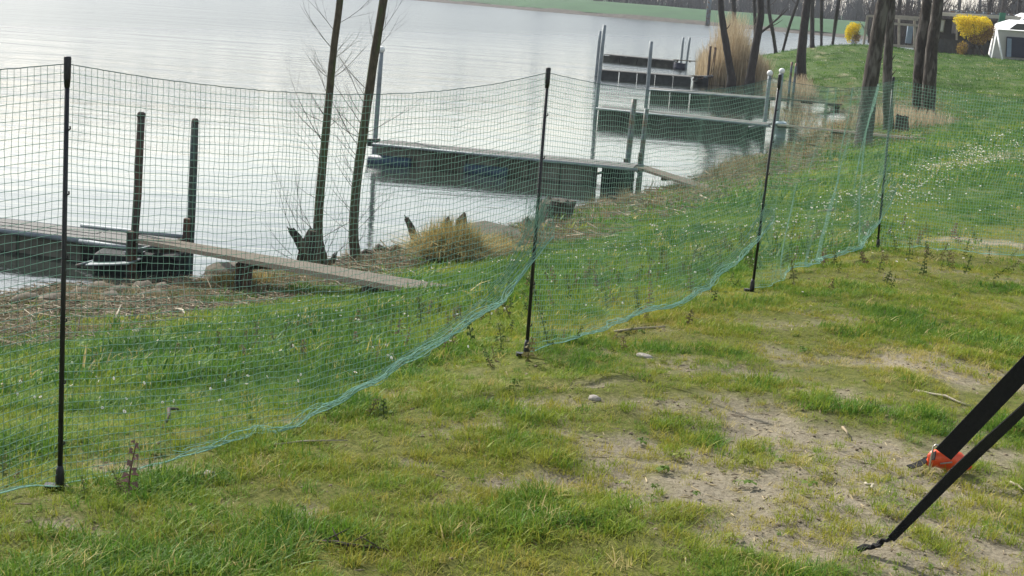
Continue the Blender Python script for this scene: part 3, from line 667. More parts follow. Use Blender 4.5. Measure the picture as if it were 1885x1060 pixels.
# fifth
t, d, bk = jetty('floating_jetty', (3.002,64.461,-1.600), (6.734,64.244,-1.600), .9, 'fifth floating jetty with dark sides and a drum by the reeds', nside=5, rail=False, pmat='paneldark', panel_h=.37)
c = Vector((7.303,66.000,-1.862)); drum(t, (c.x, c.y, WATER - .3), .32, .62, 'drum', 'barrel'); MB().tube([Vector((6.921,65.500,-1.770)), Vector((7.783,66.000,-1.598))], .06, 8).build('brace', 'galvdark', t, True)
pole((2.937,67.000,-0.100), (2.912,67.000,-2.017), .065, 'galv', 'left one of the two tall poles standing in the lake together')
pole((7.575,66.000,-0.408), (7.582,66.000,-1.887), .055, 'pile', 'left dark stake of the pair in front of the reeds'); pole((7.902,67.000,-0.467), (7.859,67.000,-1.927), .055, 'pile', 'right dark stake of the pair in front of the reeds')
e = Vector((9.175,70.742,-2.005)); gangplank(Vector((6.856,65.000,-1.611)), e + Vector((0, 0, .25)), .4, 'short gangplank from the fifth jetty into the reeds', 2)
# sixth
t, d, bk = jetty('floating_jetty', (3.802,81.287,-1.600), (7.273,79.584,-1.600), .9, 'farthest floating jetty, pale sided, with a blue black drum', nside=4, rail=False, pmat='panelmid', panel_h=.37)
c = Vector((7.595,79.000,-1.767)); drum(t, (c.x, c.y, WATER - .4), .30, .72, 'navy', 'barrel')
pole((7.755,80.000,-0.429), (7.754,80.000,-1.887), .06, 'galv', 'left one of two poles at the farthest jetty'); pole((8.187,81.000,-0.428), (8.131,81.000,-1.909), .06, 'galv', 'right one of two poles at the farthest jetty')
e = Vector((8.920,79.000,-1.532)); gangplank(Vector((7.272,79.000,-1.546)), e, .4, 'thin footbridge from the farthest jetty towards the reeds', 2)

# ---------------------------------------------------------------- trees
def twigs(mb, start, dirv, ln, r, depth, rnd, n=4, spread=.6, up=.15):
    p = Vector(start); d = Vector(dirv).normalized(); pts = [p.copy()]; rad = [r]
    for k in range(n):
        d = (d + Vector((rnd.uniform(-.16, .16), rnd.uniform(-.16, .16), rnd.uniform(-.08, .16) + up * .4))).normalized()
        p = p + d * (ln / n); pts.append(p.copy()); rad.append(max(r * (1 - .8 * (k + 1) / n), r * .15))
        if depth > 0 and k < n - 0:
            for _ in range(rnd.choice((1, 1, 2))):
                s_ = Vector((rnd.uniform(-1, 1), rnd.uniform(-1, 1), rnd.uniform(-.3, .7))); dd = (d + s_ * spread).normalized()
                twigs(mb, p, dd, ln * rnd.uniform(.35, .6), rad[-1] * .6, depth - 1, rnd, max(2, n - 1), spread, up)
    mb.tube(pts, rad, 4 if r < .012 else 6, False)
def tree(name, pts, rads, label, cat, mat, seed, branches, group=None, sides=12, sub=6, rough=.05, crown_mat='twig'):
    """trunk along pts; branches: list of (position 0..1 along trunk, length, radius, azimuth or None, depth)"""
    rnd = random.Random(seed); pts = [Vector(p) for p in pts]; P = []; Q = []
    for i in range(len(pts) - 1):
        for k in range(sub):
            u = k / sub; P.append(pts[i].lerp(pts[i + 1], u)); Q.append(rads[i] + (rads[i + 1] - rads[i]) * u)
    P.append(pts[-1]); Q.append(rads[-1])
    for _ in range(2): P = [P[0]] + [(P[i - 1] + P[i] * 2 + P[i + 1]) / 4 for i in range(1, len(P) - 1)] + [P[-1]]
    b0 = P[0]; zg = g1(b0.x, b0.y)
    t = thing(name, (b0.x, b0.y, min(zg, b0.z)), label, cat, group)
    P = [Vector((b0.x, b0.y, min(zg, b0.z) - .25))] + P; Q = [Q[0] * 1.35] + Q; Q[1] *= 1.22
    MB().tube(P, Q, sides, True, rough, rnd).build('trunk', mat, t, True)
    mb = MB()
    for (u, ln, r, az, dep) in branches:
        i = min(int(u * (len(P) - 1)), len(P) - 2); p = P[i].lerp(P[i + 1], u * (len(P) - 1) - i)
        az = rnd.uniform(0, 2 * math.pi) if az is None else az
        twigs(mb, p, (math.cos(az), math.sin(az), rnd.uniform(.35, 1.3)), ln, r, dep, rnd)
    if mb.v: mb.build('crown', crown_mat, t)
    return t
rb = random.Random(11)
def crown(n, lo, hi, l0, l1, r, dep=2): return [(rb.uniform(lo, hi), rb.uniform(l0, l1), r * rb.uniform(.6, 1.1), None, dep) for _ in range(n)]
# the two slim alders on the near shore
a1 = [(-2.285,18.000,-1.766), (-2.337,18.000,-1.510), (-2.324,18.000,-0.864), (-2.286,18.000,-0.098), (-2.259,18.000,0.593), (-2.210,18.000,1.214), (-2.174,18.000,2.187), (-2.098,18.100,3.741), (-2.155,18.200,5.023)]
tree('alder_tree', a1, [.066, .058, .051, .046, .042, .039, .033, .022, .01], 'slimmer bare alder growing out of the broken stump by the water', 'tree', 'bark', 3,
     [(.34, .7, .005, 2.9, 2), (.33, .9, .006, 3.3, 2), (.36, .4, .004, .3, 1), (.42, .5, .005, 2.6, 2), (.46, .6, .005, .2, 2), (.13, .5, .004, 3.0, 2), (.22, .35, .004, 3.4, 1), (.52, .6, .005, 3.5, 2), (.3, .5, .004, 3.0, 2), (.5, .5, .004, .1, 2)] + [(rb.uniform(.06, .58), rb.uniform(.3, .75), .0042, rb.choice((3.1, 3.1, .1)) + rb.uniform(-.7, .7), 2) for _ in range(14)] + crown(16, .66, .98, .6, 1.3, .016), 'alders on the near shore')
a2 = [(-1.927,18.600,-1.910), (-1.979,18.600,-1.578), (-1.976,18.600,-1.010), (-1.913,18.600,-0.249), (-1.846,18.600,0.534), (-1.770,18.600,1.241), (-1.684,18.600,2.188), (-1.519,18.600,3.848), (-1.484,18.600,5.267)]
tree('alder_tree', a2, [.068, .061, .059, .055, .054, .050, .040, .026, .01], 'thicker bare alder with mossy bark right of the stump', 'tree', 'bark', 8,
     [(.36, .8, .006, 3.2, 2), (.34, .9, .006, 2.8, 2), (.37, .65, .005, .15, 2), (.32, .7, .005, 3.4, 2), (.45, .6, .005, 2.9, 2), (.28, .5, .004, 3.0, 2), (.36, .7, .005, 2.7, 2), (.38, .9, .006, 3.0, 2), (.42, .8, .005, 3.2, 2), (.2, .4, .004, 3.1, 1)] + [(rb.uniform(.06, .58), rb.uniform(.3, .75), .0042, rb.choice((3.1, 3.1, .1)) + rb.uniform(-.7, .7), 2) for _ in range(14)] + crown(16, .66, .98, .6, 1.4, .018), 'alders on the near shore')
# broken stump below the slim alder and a smaller one beside it
def stump(loc, parts, label, mat='stump', seed=1, shoots=()):
    rn = random.Random(seed); loc = Vector(loc); t = thing('tree_stump', loc, label, 'stump')
    for k, (pts, rad) in enumerate(parts):
        mb = MB().tube([Vector(p) for p in pts], rad, 9, True, .22, rn)
        top = Vector(pts[-1]); dr = (top - Vector(pts[-2])).normalized()
        for _ in range(5):
            o_ = Vector((rn.uniform(-1, 1), rn.uniform(-1, 1), 0)) * rad[-1] * .7; mb.tube([top + o_ - dr * .04, top + o_ + dr * rn.uniform(.015, .05)], [rad[-1] * .45, .004], 5)
        mb.build('trunk' if k == 0 else 'broken_limb', mat, t)
    mb = MB()
    for (a, d, l) in shoots: twigs(mb, a, d, l, .004, 1, rn, 4, .4, .25)
    if mb.v: mb.build('shoots', 'twig', t)
    return t
sb = Vector((-2.455,18.456,-2.006))
sh = [((-2.604,17.900,-1.514), (-.5, .1, 1), .9), ((-2.550,17.900,-1.575), (-.25, .1, 1), 1.0), ((-2.478,17.900,-1.472), (-.1, 0, 1), .9), ((-2.604,17.900,-1.773), (-.8, 0, .6), .5), ((-2.352,17.900,-1.431), (.2, 0, 1), .8), ((-2.557,17.900,-1.835), (-.9, 0, .25), .4), ((-2.209,17.900,-1.743), (.5, .1, .9), .5), ((-2.145,17.900,-1.739), (.9, .1, .6), .5), ((-2.502,17.900,-1.506), (-.5, .1, .8), .8), ((-2.273,17.900,-1.748), (.3, .1, .9), .6)]
stump(sb, [([sb + Vector((0, 0, -.1)), (-2.385,17.900,-1.809), (-2.400,17.900,-1.641), (-2.370,17.900,-1.458)], [.20, .15, .115, .07]), ([(-2.419,17.850,-1.751), (-2.481,17.800,-1.631), (-2.549,17.800,-1.539), (-2.617,17.800,-1.448)], [.065, .055, .048, .036]),
           ([(-2.204,17.900,-1.847), (-2.129,17.900,-1.802), (-2.107,17.900,-1.736)], [.05, .04, .025])], 'dark broken stump with ragged arms and thin shoots at the water edge', seed=4, shoots=sh)
s3 = Vector((-1.284,19.695,-1.926))
stump(s3, [([s3 + Vector((0, 0, -.1)), s3 + Vector((-.01, 0, .14)), s3 + Vector((-.07, 0, .30)), s3 + Vector((-.14, 0, .42))], [.06, .05, .042, .03])], 'thin split stump leaning left beside the dry grass tussock', seed=6)
s4 = Vector((0.576,22.748,-1.894))
stump(s4, [([s4 + Vector((0, 0, -.1)), s4 + Vector((0, 0, .12)), s4 + Vector((.0, 0, .30)), s4 + Vector((0, 0, .36))], [.33, .28, .25, .24])], 'wide dark tree stump in the shallows below the barrel jetty', seed=9)
s5 = Vector((9.733,40.315,-1.458))
stump(s5, [([s5 + Vector((0, 0, -.1)), s5 + Vector((0, 0, .15)), s5 + Vector((0, 0, .42))], [.22, .19, .16])], 'small dark stump in dead reeds behind the thinnest fence post', seed=12)
for k, (px, dy) in enumerate((((-1.871,19.431,-1.996), 0), ((-1.707,19.438,-1.957), 0), ((-1.501,19.626,-1.959), 0))):
    p = Vector(px); stump(p, [([p + Vector((-.12, 0, -.05)), p + Vector((-.02, 0, .06 + .03 * (k % 2))), p + Vector((.12, 0, .03))], [.05, .05, .03])], ['gnarled root at the water edge beside the thicker alder', 'dark gnarled root lying halfway between alder and tussock', 'low dark root nearest the split stump'][k], seed=20 + k)

# big trunks on the right
def trunk_tree(name, base, tops, r, label, mat, seed, grp, extra=None, top_h=9.5):
    P = [base] + list(tops); n = len(P); b0 = Vector(base)
    d = (Vector(P[-1]) - Vector(P[-2])).normalized(); last = Vector(P[-1]); q = last + Vector((d.x, d.y, max(d.z, .8))).normalized() * max(1.5, (b0.z + top_h - last.z) * .5); q2 = q + Vector((d.x * .5, d.y * .5, 1)).normalized() * max(1.5, (b0.z + top_h - last.z) * .5)
    P = P + [tuple(q), tuple(q2)]; m_ = len(P)
    rad = [.86 * r * (1 - .08 * i) for i in range(n)] + [r * .55, r * .12]
    vis = (n - 1) / (m_ - 1)
    kn_ = [(rb.uniform(.08, vis * .95), rb.uniform(.12, .45), r * rb.uniform(.10, .2), None, 0) for _ in range(9)]      # knots and broken branch stubs
    return tree(name, P, rad, label, 'tree', mat, seed, (extra or []) + kn_ + crown(16, min(vis + .04, .9), .98, 1.2, 2.6, .05), grp, 14, 5, .06, 'twig')
GP = 'trunks on the right-hand shore'
trunk_tree('pine_tree', (7.557,34.553,-1.467), [(7.625,34.900,-0.594), (7.645,34.900,0.375), (7.678,34.900,1.215), (7.713,34.900,1.929)], .235, 'thickest ridged trunk on the shore, seen through the bunched netting', 'pine', 31, GP)
trunk_tree('pine_tree', (9.642,41.203,-1.503), [(9.348,40.500,-0.614), (9.232,40.500,0.357), (9.188,40.500,1.186), (9.145,40.500,2.009)], .165, 'straight trunk right behind the thickest one, beside the small dark stump', 'pine', 32, GP)
trunk_tree('pine_tree', (12.092,48.054,-1.506), [(11.606,46.500,-0.382), (11.520,46.500,0.572), (11.550,46.500,1.369), (11.547,46.500,2.158)], .24, 'left trunk of the close pair standing in dead reeds', 'pine', 33, GP)
trunk_tree('pine_tree', (12.054,46.730,-1.433), [(11.783,46.000,-0.339), (11.728,46.000,0.607), (11.740,46.000,1.394), (11.737,46.000,2.175)], .25, 'right trunk of the close pair standing in dead reeds', 'pine', 34, GP, [(.38, .5, .02, 0.1, 1)])
trunk_tree('pine_tree', (12.316,70.342,-1.796), [(12.097,70.000,-0.777), (12.087,70.000,0.423), (12.092,70.000,1.259), (12.121,70.000,2.093)], .27, 'dark thick trunk on the near flank of the mound beside two thin poles', 'darkbark', 35, GP)
trunk_tree('alder_tree', (8.596,66.000,-1.675), [(8.378,66.000,-0.870), (8.083,66.000,0.241), (7.891,66.000,1.015), (7.769,66.000,1.791)], .20, 'dark trunk leaning left out of the reeds', 'darkbark', 36, GP)
trunk_tree('alder_tree', (9.359,66.000,-1.709), [(9.425,66.000,-0.566), (9.513,66.000,0.346), (9.545,66.000,1.137), (9.441,66.000,1.914)], .22, 'dark trunk leaning right out of the reeds', 'darkbark', 37, GP, [(.34, 1.6, .07, .4, 1)])
for k, (b, tp, r, lab) in enumerate((
        ((11.398,88.000,-0.592), [(11.292,88.000,0.454), (11.082,88.000,1.935)], .16, 'slender dark trunk rising behind the reeds between the two leaning ones'),
        ((13.217,92.000,-1.223), [(13.007,92.000,0.494), (12.783,92.000,2.042)], .13, 'thin upright trunk just behind the right leaning trunk'),
        ((18.645,119.150,-2.001), [(15.343,100.000,-0.189), (14.977,100.000,0.978), (14.750,100.000,2.150)], .15, 'bent grey trunk at the tip of the mound'),
        ((20.083,124.851,-2.000), [(16.629,102.000,0.198), (16.970,102.000,1.612), (17.104,102.000,2.314)], .12, 'thin trunk leaning far right at the tip of the mound'),
        ((17.101,95.414,-0.844), [(17.033,96.000,0.705), (16.886,96.000,2.326)], .17, 'straight trunk half hidden right of the dark thick trunk'),
        ((29.240,158.180,-2.007), [(18.326,100.000,0.714), (18.171,100.000,2.402)], .14, 'upright slim trunk on the mound crest against the water'),
        ((32.617,169.915,-2.005), [(19.218,100.000,0.780), (19.299,100.000,2.485)], .16, 'slim trunk leaning right on the mound crest left of the small yellow bush'))):
    trunk_tree('slim_tree', b, tp, r, lab, 'darkbark', 50 + k, 'slim trees on the mound', [(.45, 1.3, .03, None, 2), (.5, 1.2, .03, None, 2)])
for k, (px, Y, r, lab) in enumerate(((1566, 118, .2, 'dark tree right behind the small yellow bush'), (1592, 122, .22, 'dark tree beside the leaning pergola post'), (1652, 135, .2, 'far tree above the left part of the pergola'),
        (1672, 140, .18, 'far tree above the right part of the pergola'), (1752, 140, .2, 'far tree above the left end of the long roof'), (1772, 150, .28, 'far tree with spreading limbs over the long roof'), (1808, 150, .22, 'far tree over the middle of the long yellow bush'),
        (1834, 145, .3, 'broad far trunk above the green panel'), (1860, 155, .22, 'far tree left of the white caravan roof'), (1881, 160, .22, 'far tree right above the white caravan roof'))):
    b = Vector((( px - 942.5) / 2850 * Y * 1.015, Y, g1((px - 942.5) / 2850 * Y * 1.015, Y)))
    trunk_tree('far_tree', tuple(b), [tuple(b + Vector((.1 * ((k % 3) - 1), 0, 2.0))), tuple(b + Vector((.25 * ((k % 3) - 1), 0, 4.2)))], r, lab, 'darkbark', 80 + k, 'bare trees behind the camp',
               [(.25 + .05 * j, 2.6, .06, None, 2) for j in range(7)], 10)

# ---------------------------------------------------------------- camp on the right
pav = thing('pergola', (42.726,182.515,-2.009), 'weathered wooden pergola frame with rails standing on the mound', 'pergola')
for a, c in (((22.275,96.000,1.289), (22.473,96.000,-0.336)), ((23.245,96.000,1.230), (23.445,96.000,-0.396)), ((20.557,97.000,1.340), (20.525,97.000,-0.384)), ((22.451,99.000,1.344), (22.657,99.000,-0.365))): piece('post', pav, Vector(a), Vector(c) - Vector((0, 0, .15)), .13, .13, 'pergola', (0, 1, 0))
for a, c in (((20.485,96.800,1.306), (23.385,95.800,1.310)), ((22.511,99.000,1.416), (24.493,99.000,1.428)), ((21.240,95.700,-0.318), (23.500,95.700,-0.347)), ((21.838,95.800,0.967), (23.429,95.800,0.954))): piece('beam', pav, Vector(a), Vector(c), .12, .14, 'pergola')
tp = tag(MB().quad_prism((23.323,98.000,0.391), (23.663,98.000,0.383), (0, 0, 1), .25, 1.15).build('tarp_cover', 'tarp', None), 'grey blue covered stack behind the pergola rails', 'tarp')
bd = thing('camp_hut', (35.093,132.210,-1.182), 'long low brown hut with flat beige roof behind the yellow bush', 'hut')
y_ = 99
piece('wall', bd, Vector((24.764,101.000,0.411)), Vector((30.348,101.000,0.479)), .2, 2.1, 'brownwall')
rf = piece('roof', bd, Vector((25.459,100.000,1.752)), Vector((30.827,100.000,1.877)), 3.0, .2, 'beige')
for a, c in (((26.450,100.500,2.056), (30.748,100.500,2.066)), ((26.199,99.500,1.950), (30.456,99.500,1.960))): piece('roof_rail', rf, Vector(a), Vector(c), .07, .07, 'galvdark')
for k in range(9):
    a = Vector((26.450,100.500,2.056)).lerp(Vector((30.748,100.500,2.066)), k / 8); c = Vector((26.199,99.500,1.950)).lerp(Vector((30.456,99.500,1.960)), k / 8); piece('roof_rung', rf, a, c, .05, .05, 'galvdark')
wi = piece('window', bd, Vector((26.007,100.700,1.027)), Vector((26.288,100.700,1.013)), .12, .8, 'beige'); piece('pane', wi, Vector((26.020,100.550,1.031)), Vector((26.195,100.550,1.027)), .1, .66, 'white')
piece('window', bd, Vector((26.770,100.700,1.049)), Vector((27.327,100.700,1.056)), .12, .9, 'window')
for k in range(5): piece('porch_post', bd, Vector((25.140,98.400,1.588)) + Vector((1.28 * k, 0, 0)), Vector((25.392,98.400,-0.410)) + Vector((1.28 * k, 0, -.25)), .1, .1, 'pergola', (0, 1, 0))
gp = tag(MB().quad_prism((28.762,97.500,1.739), (29.133,97.500,1.733), (0, 0, 1), .08, .75).build('green_panel', 'greenpanel', None), 'upright green panel between yellow bush and white awning', 'panel')
MB().quad_prism((28.990,97.500,1.291), (29.247,97.500,-0.624), (0, 1, 0), .09, .09).build('post', 'pergola', gp)
fn = thing('board_fence', (28.031,98.481,-0.589), 'low dark board fence under the long yellow bush', 'fence')
for k in range(16):
    a = Vector((24.231,97.000,-0.442)).lerp(Vector((28.329,97.000,-0.404)), k / 15); zb = g1(a.x, a.y)
    piece('board', fn, Vector((a.x, a.y, zb - .1)), Vector((a.x, a.y, zb + .82 + .03 * (k % 3))), .26, .03, 'darkfence', (0, 1, 0))
piece('rail', fn, Vector((24.182,97.100,-0.117)), Vector((28.348,97.100,-0.074)), .04, .08, 'darkfence')
# awning tent and caravan
aw = thing('awning_tent', (28.308,93.698,-0.590), 'white and grey awning tent with a dark blue sheet as its open entrance at the right edge', 'tent')
Yf, Yb = 93.0, 97.5
fl = [(27.331,93.000,-0.631), (27.459,93.000,1.065), (31.412,93.000,1.072), (31.654,93.000,-0.630)]
MB().poly([fl[0], fl[1], fl[2], fl[3]], -.04).build('front_wall', 'greycanvas', aw)
MB().poly([(28.121,96.500,-0.432), (28.312,96.500,1.397), (27.453,92.980,1.065), (27.325,92.980,-0.631)], .04).build('side_wall', 'awning', aw)
MB().poly([(28.312,96.500,1.397), (29.224,97.000,1.684), (32.666,97.000,1.740), (31.395,92.950,1.073), (27.444,92.950,1.066)], .05).build('roof', 'awning', aw)
MB().poly([(28.082,92.900,-0.443), (27.989,92.900,0.727), (31.264,92.900,0.747), (31.434,92.900,-0.450)], .03).build('entrance', 'navy', aw)  # dark plate on the front wall, painted shade of the open entrance
MB().poly([(28.116,92.800,-0.437), (28.003,92.800,0.636), (28.262,92.800,0.623), (28.375,92.800,-0.449)], .03).build('rolled_flap', 'tarp', aw)
MB().tube([(27.286,92.600,1.000), (27.496,91.500,-0.615)], .055, 8).build('slanted_pole', 'white', aw, True)
MB().poly([(28.001,92.700,1.145), (28.430,92.700,1.524), (31.081,92.700,1.563), (31.135,92.700,1.187)], .03).build('front_window', 'window', aw)
cv = thing('caravan', (33.668,99.000,-0.566), 'white caravan with rounded roof behind the awning tent', 'caravan')
cb = MB(); pr = [(0, .35), (0, 1.75), (.12, 2.1), (.4, 2.5), (.75, 2.68), (5.2, 2.68), (5.5, 2.5), (5.6, 2.0), (5.6, .35)]
o0 = Vector((30.110,98.000,-0.381)); zc = g1(o0.x, o0.y); n = len(pr)
for y0 in (0, 2.2):
    for (a, z) in pr: cb.v.append(Vector((o0.x + a, o0.y + y0, zc + z * 1.02)))
cb.f += [tuple(range(n)), tuple(range(2 * n - 1, n - 1, -1))] + [(i, n + i, n + (i + 1) % n, (i + 1) % n) for i in range(n)]
cb.build('body', 'awning', cv, bevel=.06)
MB().poly([Vector((o0.x + .6, o0.y - .02, zc + 1.5)), Vector((o0.x + .6, o0.y - .02, zc + 2.15)), Vector((o0.x + 2.2, o0.y - .02, zc + 2.15)), Vector((o0.x + 2.2, o0.y - .02, zc + 1.5))], .03).build('window', 'window', cv)
for a in (2.4, 3.3): MB().tube([Vector((o0.x + a, o0.y + .05, zc + .32)), Vector((o0.x + a, o0.y + .25, zc + .32))], .32, 18).build('wheel', 'black', cv, True)

# ---------------------------------------------------------------- bushes made of small leaves
def leaf_cloud(n, centers, size, rnd):
    """n small leaf quads scattered through ellipsoids; returns verts, faces, tint"""
    w = np.array([c[3] * c[4] * c[5] for c in centers]); pick = rnd.choice(len(centers), n, p=w / w.sum()); c = np.array(centers)[pick]
    d = rnd.normal(size=(n, 3)); d /= np.linalg.norm(d, axis=1, keepdims=True); r = rnd.rand(n, 1) ** .45
    P = c[:, :3] + d * r * c[:, 3:6]
    a = rnd.normal(size=(n, 3)); a /= np.linalg.norm(a, axis=1, keepdims=True); b_ = np.cross(a, rnd.normal(size=(n, 3))); b_ /= np.linalg.norm(b_, axis=1, keepdims=True)
    s_ = size * (.6 + .8 * rnd.rand(n, 1)); V = np.stack([P - a * s_, P - b_ * s_ * .5, P + a * s_, P + b_ * s_ * .5], 1).reshape(-1, 3)
    return V, np.arange(4 * n).reshape(-1, 4), np.repeat(rnd.rand(n), 4)
M['yellow'] = leaf_mat('forsythia_blossom', [(0, (.55, .40, .01)), (.5, (.80, .62, .015)), (.93, (.85, .70, .04)), (1, (.25, .25, .03))], .3, attr=False)
M['rust'] = leaf_mat('brown_leaf', [(0, (.16, .09, .04)), (.6, (.28, .18, .05)), (1, (.45, .33, .03))], .3, attr=False)
def bush(loc, centers, n, size, mat, label, name='forsythia_bush', extra=None, stems=8, spread=.3):
    rnd = np.random.RandomState(len(label)); rn = random.Random(3); loc = Vector(loc)
    t = thing(name, loc, label, 'bush', 'shrubs of the camp')
    v, f, ti = leaf_cloud(n, centers, size, rnd); raw('foliage', v, f, mat, t, tint=ti)
    if extra:
        v, f, ti = leaf_cloud(extra[1], extra[0], size, rnd); raw('brown_foliage', v, f, extra[2], t, tint=ti)
    mb = MB()
    for k in range(stems):
        c = centers[k % len(centers)]; e = Vector(c[:3]) + Vector((rn.uniform(-1, 1) * c[3] * .7, rn.uniform(-1, 1) * c[4] * .5, rn.uniform(-.4, .8) * c[5])); s_ = loc + Vector((rn.uniform(-spread, spread), 0, -.05)); mb.tube([s_, s_.lerp(e, .5) + Vector((0, 0, .1)), e], [.03, .02, .008], 5)
    mb.build('stems', 'twig', t); return t
q = Vector((35.884,175.283,-2.010))
bush(q, [(*(19.759,97.000,0.422), .40, .4, .46), (*(19.515,97.000,0.205), .24, .4, .5), (*(19.620,97.000,-0.119), .18, .3, .3), (*(20.006,97.000,0.606), .3, .3, .25)], 2000, .045, 'yellow', 'small rounded yellow flowering bush on the mound crest by the lake', extra=([(*(20.045,97.000,-0.021), .24, .3, .4)], 500, 'rust'))
q = Vector((26.932,95.762,-0.588))
bush(q, [(*(25.861,95.500,1.499), .45, .5, .34), (*(26.421,95.500,1.508), .6, .6, .36), (*(27.083,95.500,1.491), .6, .6, .36), (*(26.802,95.500,1.113), .75, .6, .5), (*(26.140,95.500,1.129), .5, .5, .4), (*(26.362,95.500,0.689), .4, .4, .3), (*(27.439,95.500,1.290), .4, .4, .35)], 4600, .05, 'yellow', 'wide yellow flowering bush in front of the long hut',
     extra=([(*(27.589,95.500,0.910), .45, .5, .55), (*(27.059,95.500,0.414), .6, .5, .35)], 2400, 'rust'), stems=16, spread=.9)
q = Vector((26.710,97.260,-0.602))
bush(q, [(*(25.628,93.500,-0.139), .36, .36, .42)], 900, .04, 'rust', 'low dark leafless shrub below the wide yellow bush', 'shrub', stems=14)

# ---------------------------------------------------------------- blades, reeds and tussocks
def blades(n, root, h, w, lean, rnd, curl=.5, seg=2):
    """n tapering blades; root(n)->(n,2) offsets; returns V (n*(2*seg+1),3), triangles"""
    p = root(n); az = rnd.rand(n) * 2 * np.pi; L_ = h * (.55 + .6 * rnd.rand(n)); ln = lean * rnd.rand(n) ** 1.0
    dx, dy = np.cos(az), np.sin(az); wx, wy = -dy, dx; ww = w * (.7 + .6 * rnd.rand(n))
    V = []
    for k in range(seg + 1):
        u = k / seg; hor = L_ * (ln * u + curl * ln * u * u); ver = L_ * u * np.sqrt(np.clip(1 - (ln * .6 * u) ** 2, .1, 1)) - curl * ln * L_ * .45 * u * u * u
        c = np.stack([p[:, 0] + dx * hor, p[:, 1] + dy * hor, np.maximum(ver, .004 * u)], -1); hw = (ww * (1 - u) ** .7 * .5)[:, None] * np.stack([wx, wy, 0 * wx], -1)
        if k < seg: V += [c - hw, c + hw]
        else: V += [c]
    V = np.stack(V, 1); m_ = 2 * seg + 1; o_ = (np.arange(n) * m_)[:, None]; F = []
    for k in range(seg - 1): F += [o_ + np.array([[2 * k, 2 * k + 1, 2 * k + 3]]), o_ + np.array([[2 * k, 2 * k + 3, 2 * k + 2]])]
    F += [o_ + np.array([[2 * seg - 2, 2 * seg - 1, 2 * seg]])]
    return V.reshape(-1, 3), np.concatenate(F), m_
def disc(r): return lambda n, rnd=np.random.RandomState(1): (lambda a, q: np.stack([np.cos(a) * q, np.sin(a) * q], -1))(rnd.rand(n) * 6.283, r * np.sqrt(rnd.rand(n)))
M['dryblade'] = leaf_mat('dry_grass', [(0, (.16, .12, .065)), (.5, (.36, .28, .15)), (1, (.52, .42, .24))], .3, attr=False)
M['reedstem'] = leaf_mat('reed_stem', [(0, (.27, .21, .13)), (.5, (.46, .37, .24)), (1, (.60, .51, .36))], .25, attr=False)
M['tussock'] = leaf_mat('tussock_grass', [(0, (.10, .08, .035)), (.4, (.36, .28, .10)), (.85, (.50, .40, .16)), (1, (.13, .18, .04))], .3, attr=False)
def tussock(loc, r, h, n, label, sx=1., mat='tussock', name='grass_tussock', cat='grass'):
    rnd = np.random.RandomState(int(loc[0] * 100) % 997); loc = Vector(loc); t = thing(name, loc, label, cat, 'dry tussocks on the shore')
    v, f, m_ = blades(n, disc(r * .62), h, .007, .95, rnd, .9, 4); v[:, 0] *= sx
    o_ = np.array([0, 0, 0]); out = v.copy(); rad = np.hypot(v[:, 0], v[:, 1]); out[:, 2] += h * .35 * np.clip(1 - (rad / r) ** 2, 0, 1); out += np.array(loc)
    raw('blades', out, f, mat, t, tint=np.repeat(rnd.rand(n), m_)); MB().ball(loc, r * .62, (sx, 1, .5), 12, 6, random.Random(2), .15).build('root_mound', 'stump', t, True)
tq = Vector((-0.673,16.079,-1.417)); tussock(tq, .42, .42, 3400, 'big round tussock of dry yellow grass beside the slab', 1.15)
tq = Vector((-2.711,15.563,-1.718)); tussock(tq, .30, .16, 900, 'low yellowish grass tussock under the long gangplank', 1.8)
tq = Vector((-0.282,16.871,-1.419)); tussock(tq, .3, .22, 700, 'matted dead grass at the foot of the mossy slab', 1.6)
def reed_mass(name, n, xr, yr, base, hfun, w, label, mat='reedstem', seed=1, plumes=True):
    rnd = np.random.RandomState(seed); x = xr[0] + (xr[1] - xr[0]) * rnd.rand(n); y = yr[0] + (yr[1] - yr[0]) * rnd.rand(n)
    z = np.maximum(gz(x, y), WATER - .1) if base is None else np.full(n, base); h = hfun((x - xr[0]) / (xr[1] - xr[0])) * (.55 + .5 * rnd.rand(n)); ln = rnd.normal(size=(n, 2)) * .10; ww = w * (.6 + .8 * rnd.rand(n)); az = rnd.rand(n) * 3.14
    V = []
    for u, k in ((0, 1), (.5, .8), (1, .25)):
        c = np.stack([x + ln[:, 0] * h * u * u, y + ln[:, 1] * h * u * u, z - .1 + h * u], -1); s_ = np.stack([np.cos(az), np.sin(az), 0 * az], -1) * (ww * k)[:, None]; V += [c - s_, c + s_]
    V = np.stack(V, 1); o_ = (np.arange(n) * 6)[:, None]; F = np.concatenate([o_ + np.array([[0, 1, 3, 2]]), o_ + np.array([[2, 3, 5, 4]])])
    ob = raw(name, V.reshape(-1, 3), F, mat, None, tint=np.repeat(rnd.rand(n), 6)); tag(ob, label, 'reeds', kind='stuff'); return ob
x0 = (7.590,68.000,-2.148)[0]; x1 = (10.420,68.000,-1.985)[0]
reed_mass('reed_clump', 5200, (x0, x1), (66.8, 71.5), None, lambda u: 1.5 + 1.75 * np.exp(-((u - .45) / .22) ** 2) - .5 * np.clip(u - .8, 0, 1), .013, 'tall tan reed clump standing in the water around the leaning trunks', seed=3)
reed_mass('dead_reeds', 2600, ((10.041,42.000,-1.619)[0], (11.426,42.000,-1.515)[0]), (41, 48), None, lambda u: .75 - .35 * u, .008, 'dead brown reeds round the pair of trunks', seed=5)
reed_mass('dead_reeds', 1500, ((9.828,63.000,-1.714)[0], (11.572,63.000,-1.584)[0]), (62, 66), None, lambda u: .7 + 0 * u, .010, 'tan dead reeds along the shore between the reed clump and the mound', seed=6)
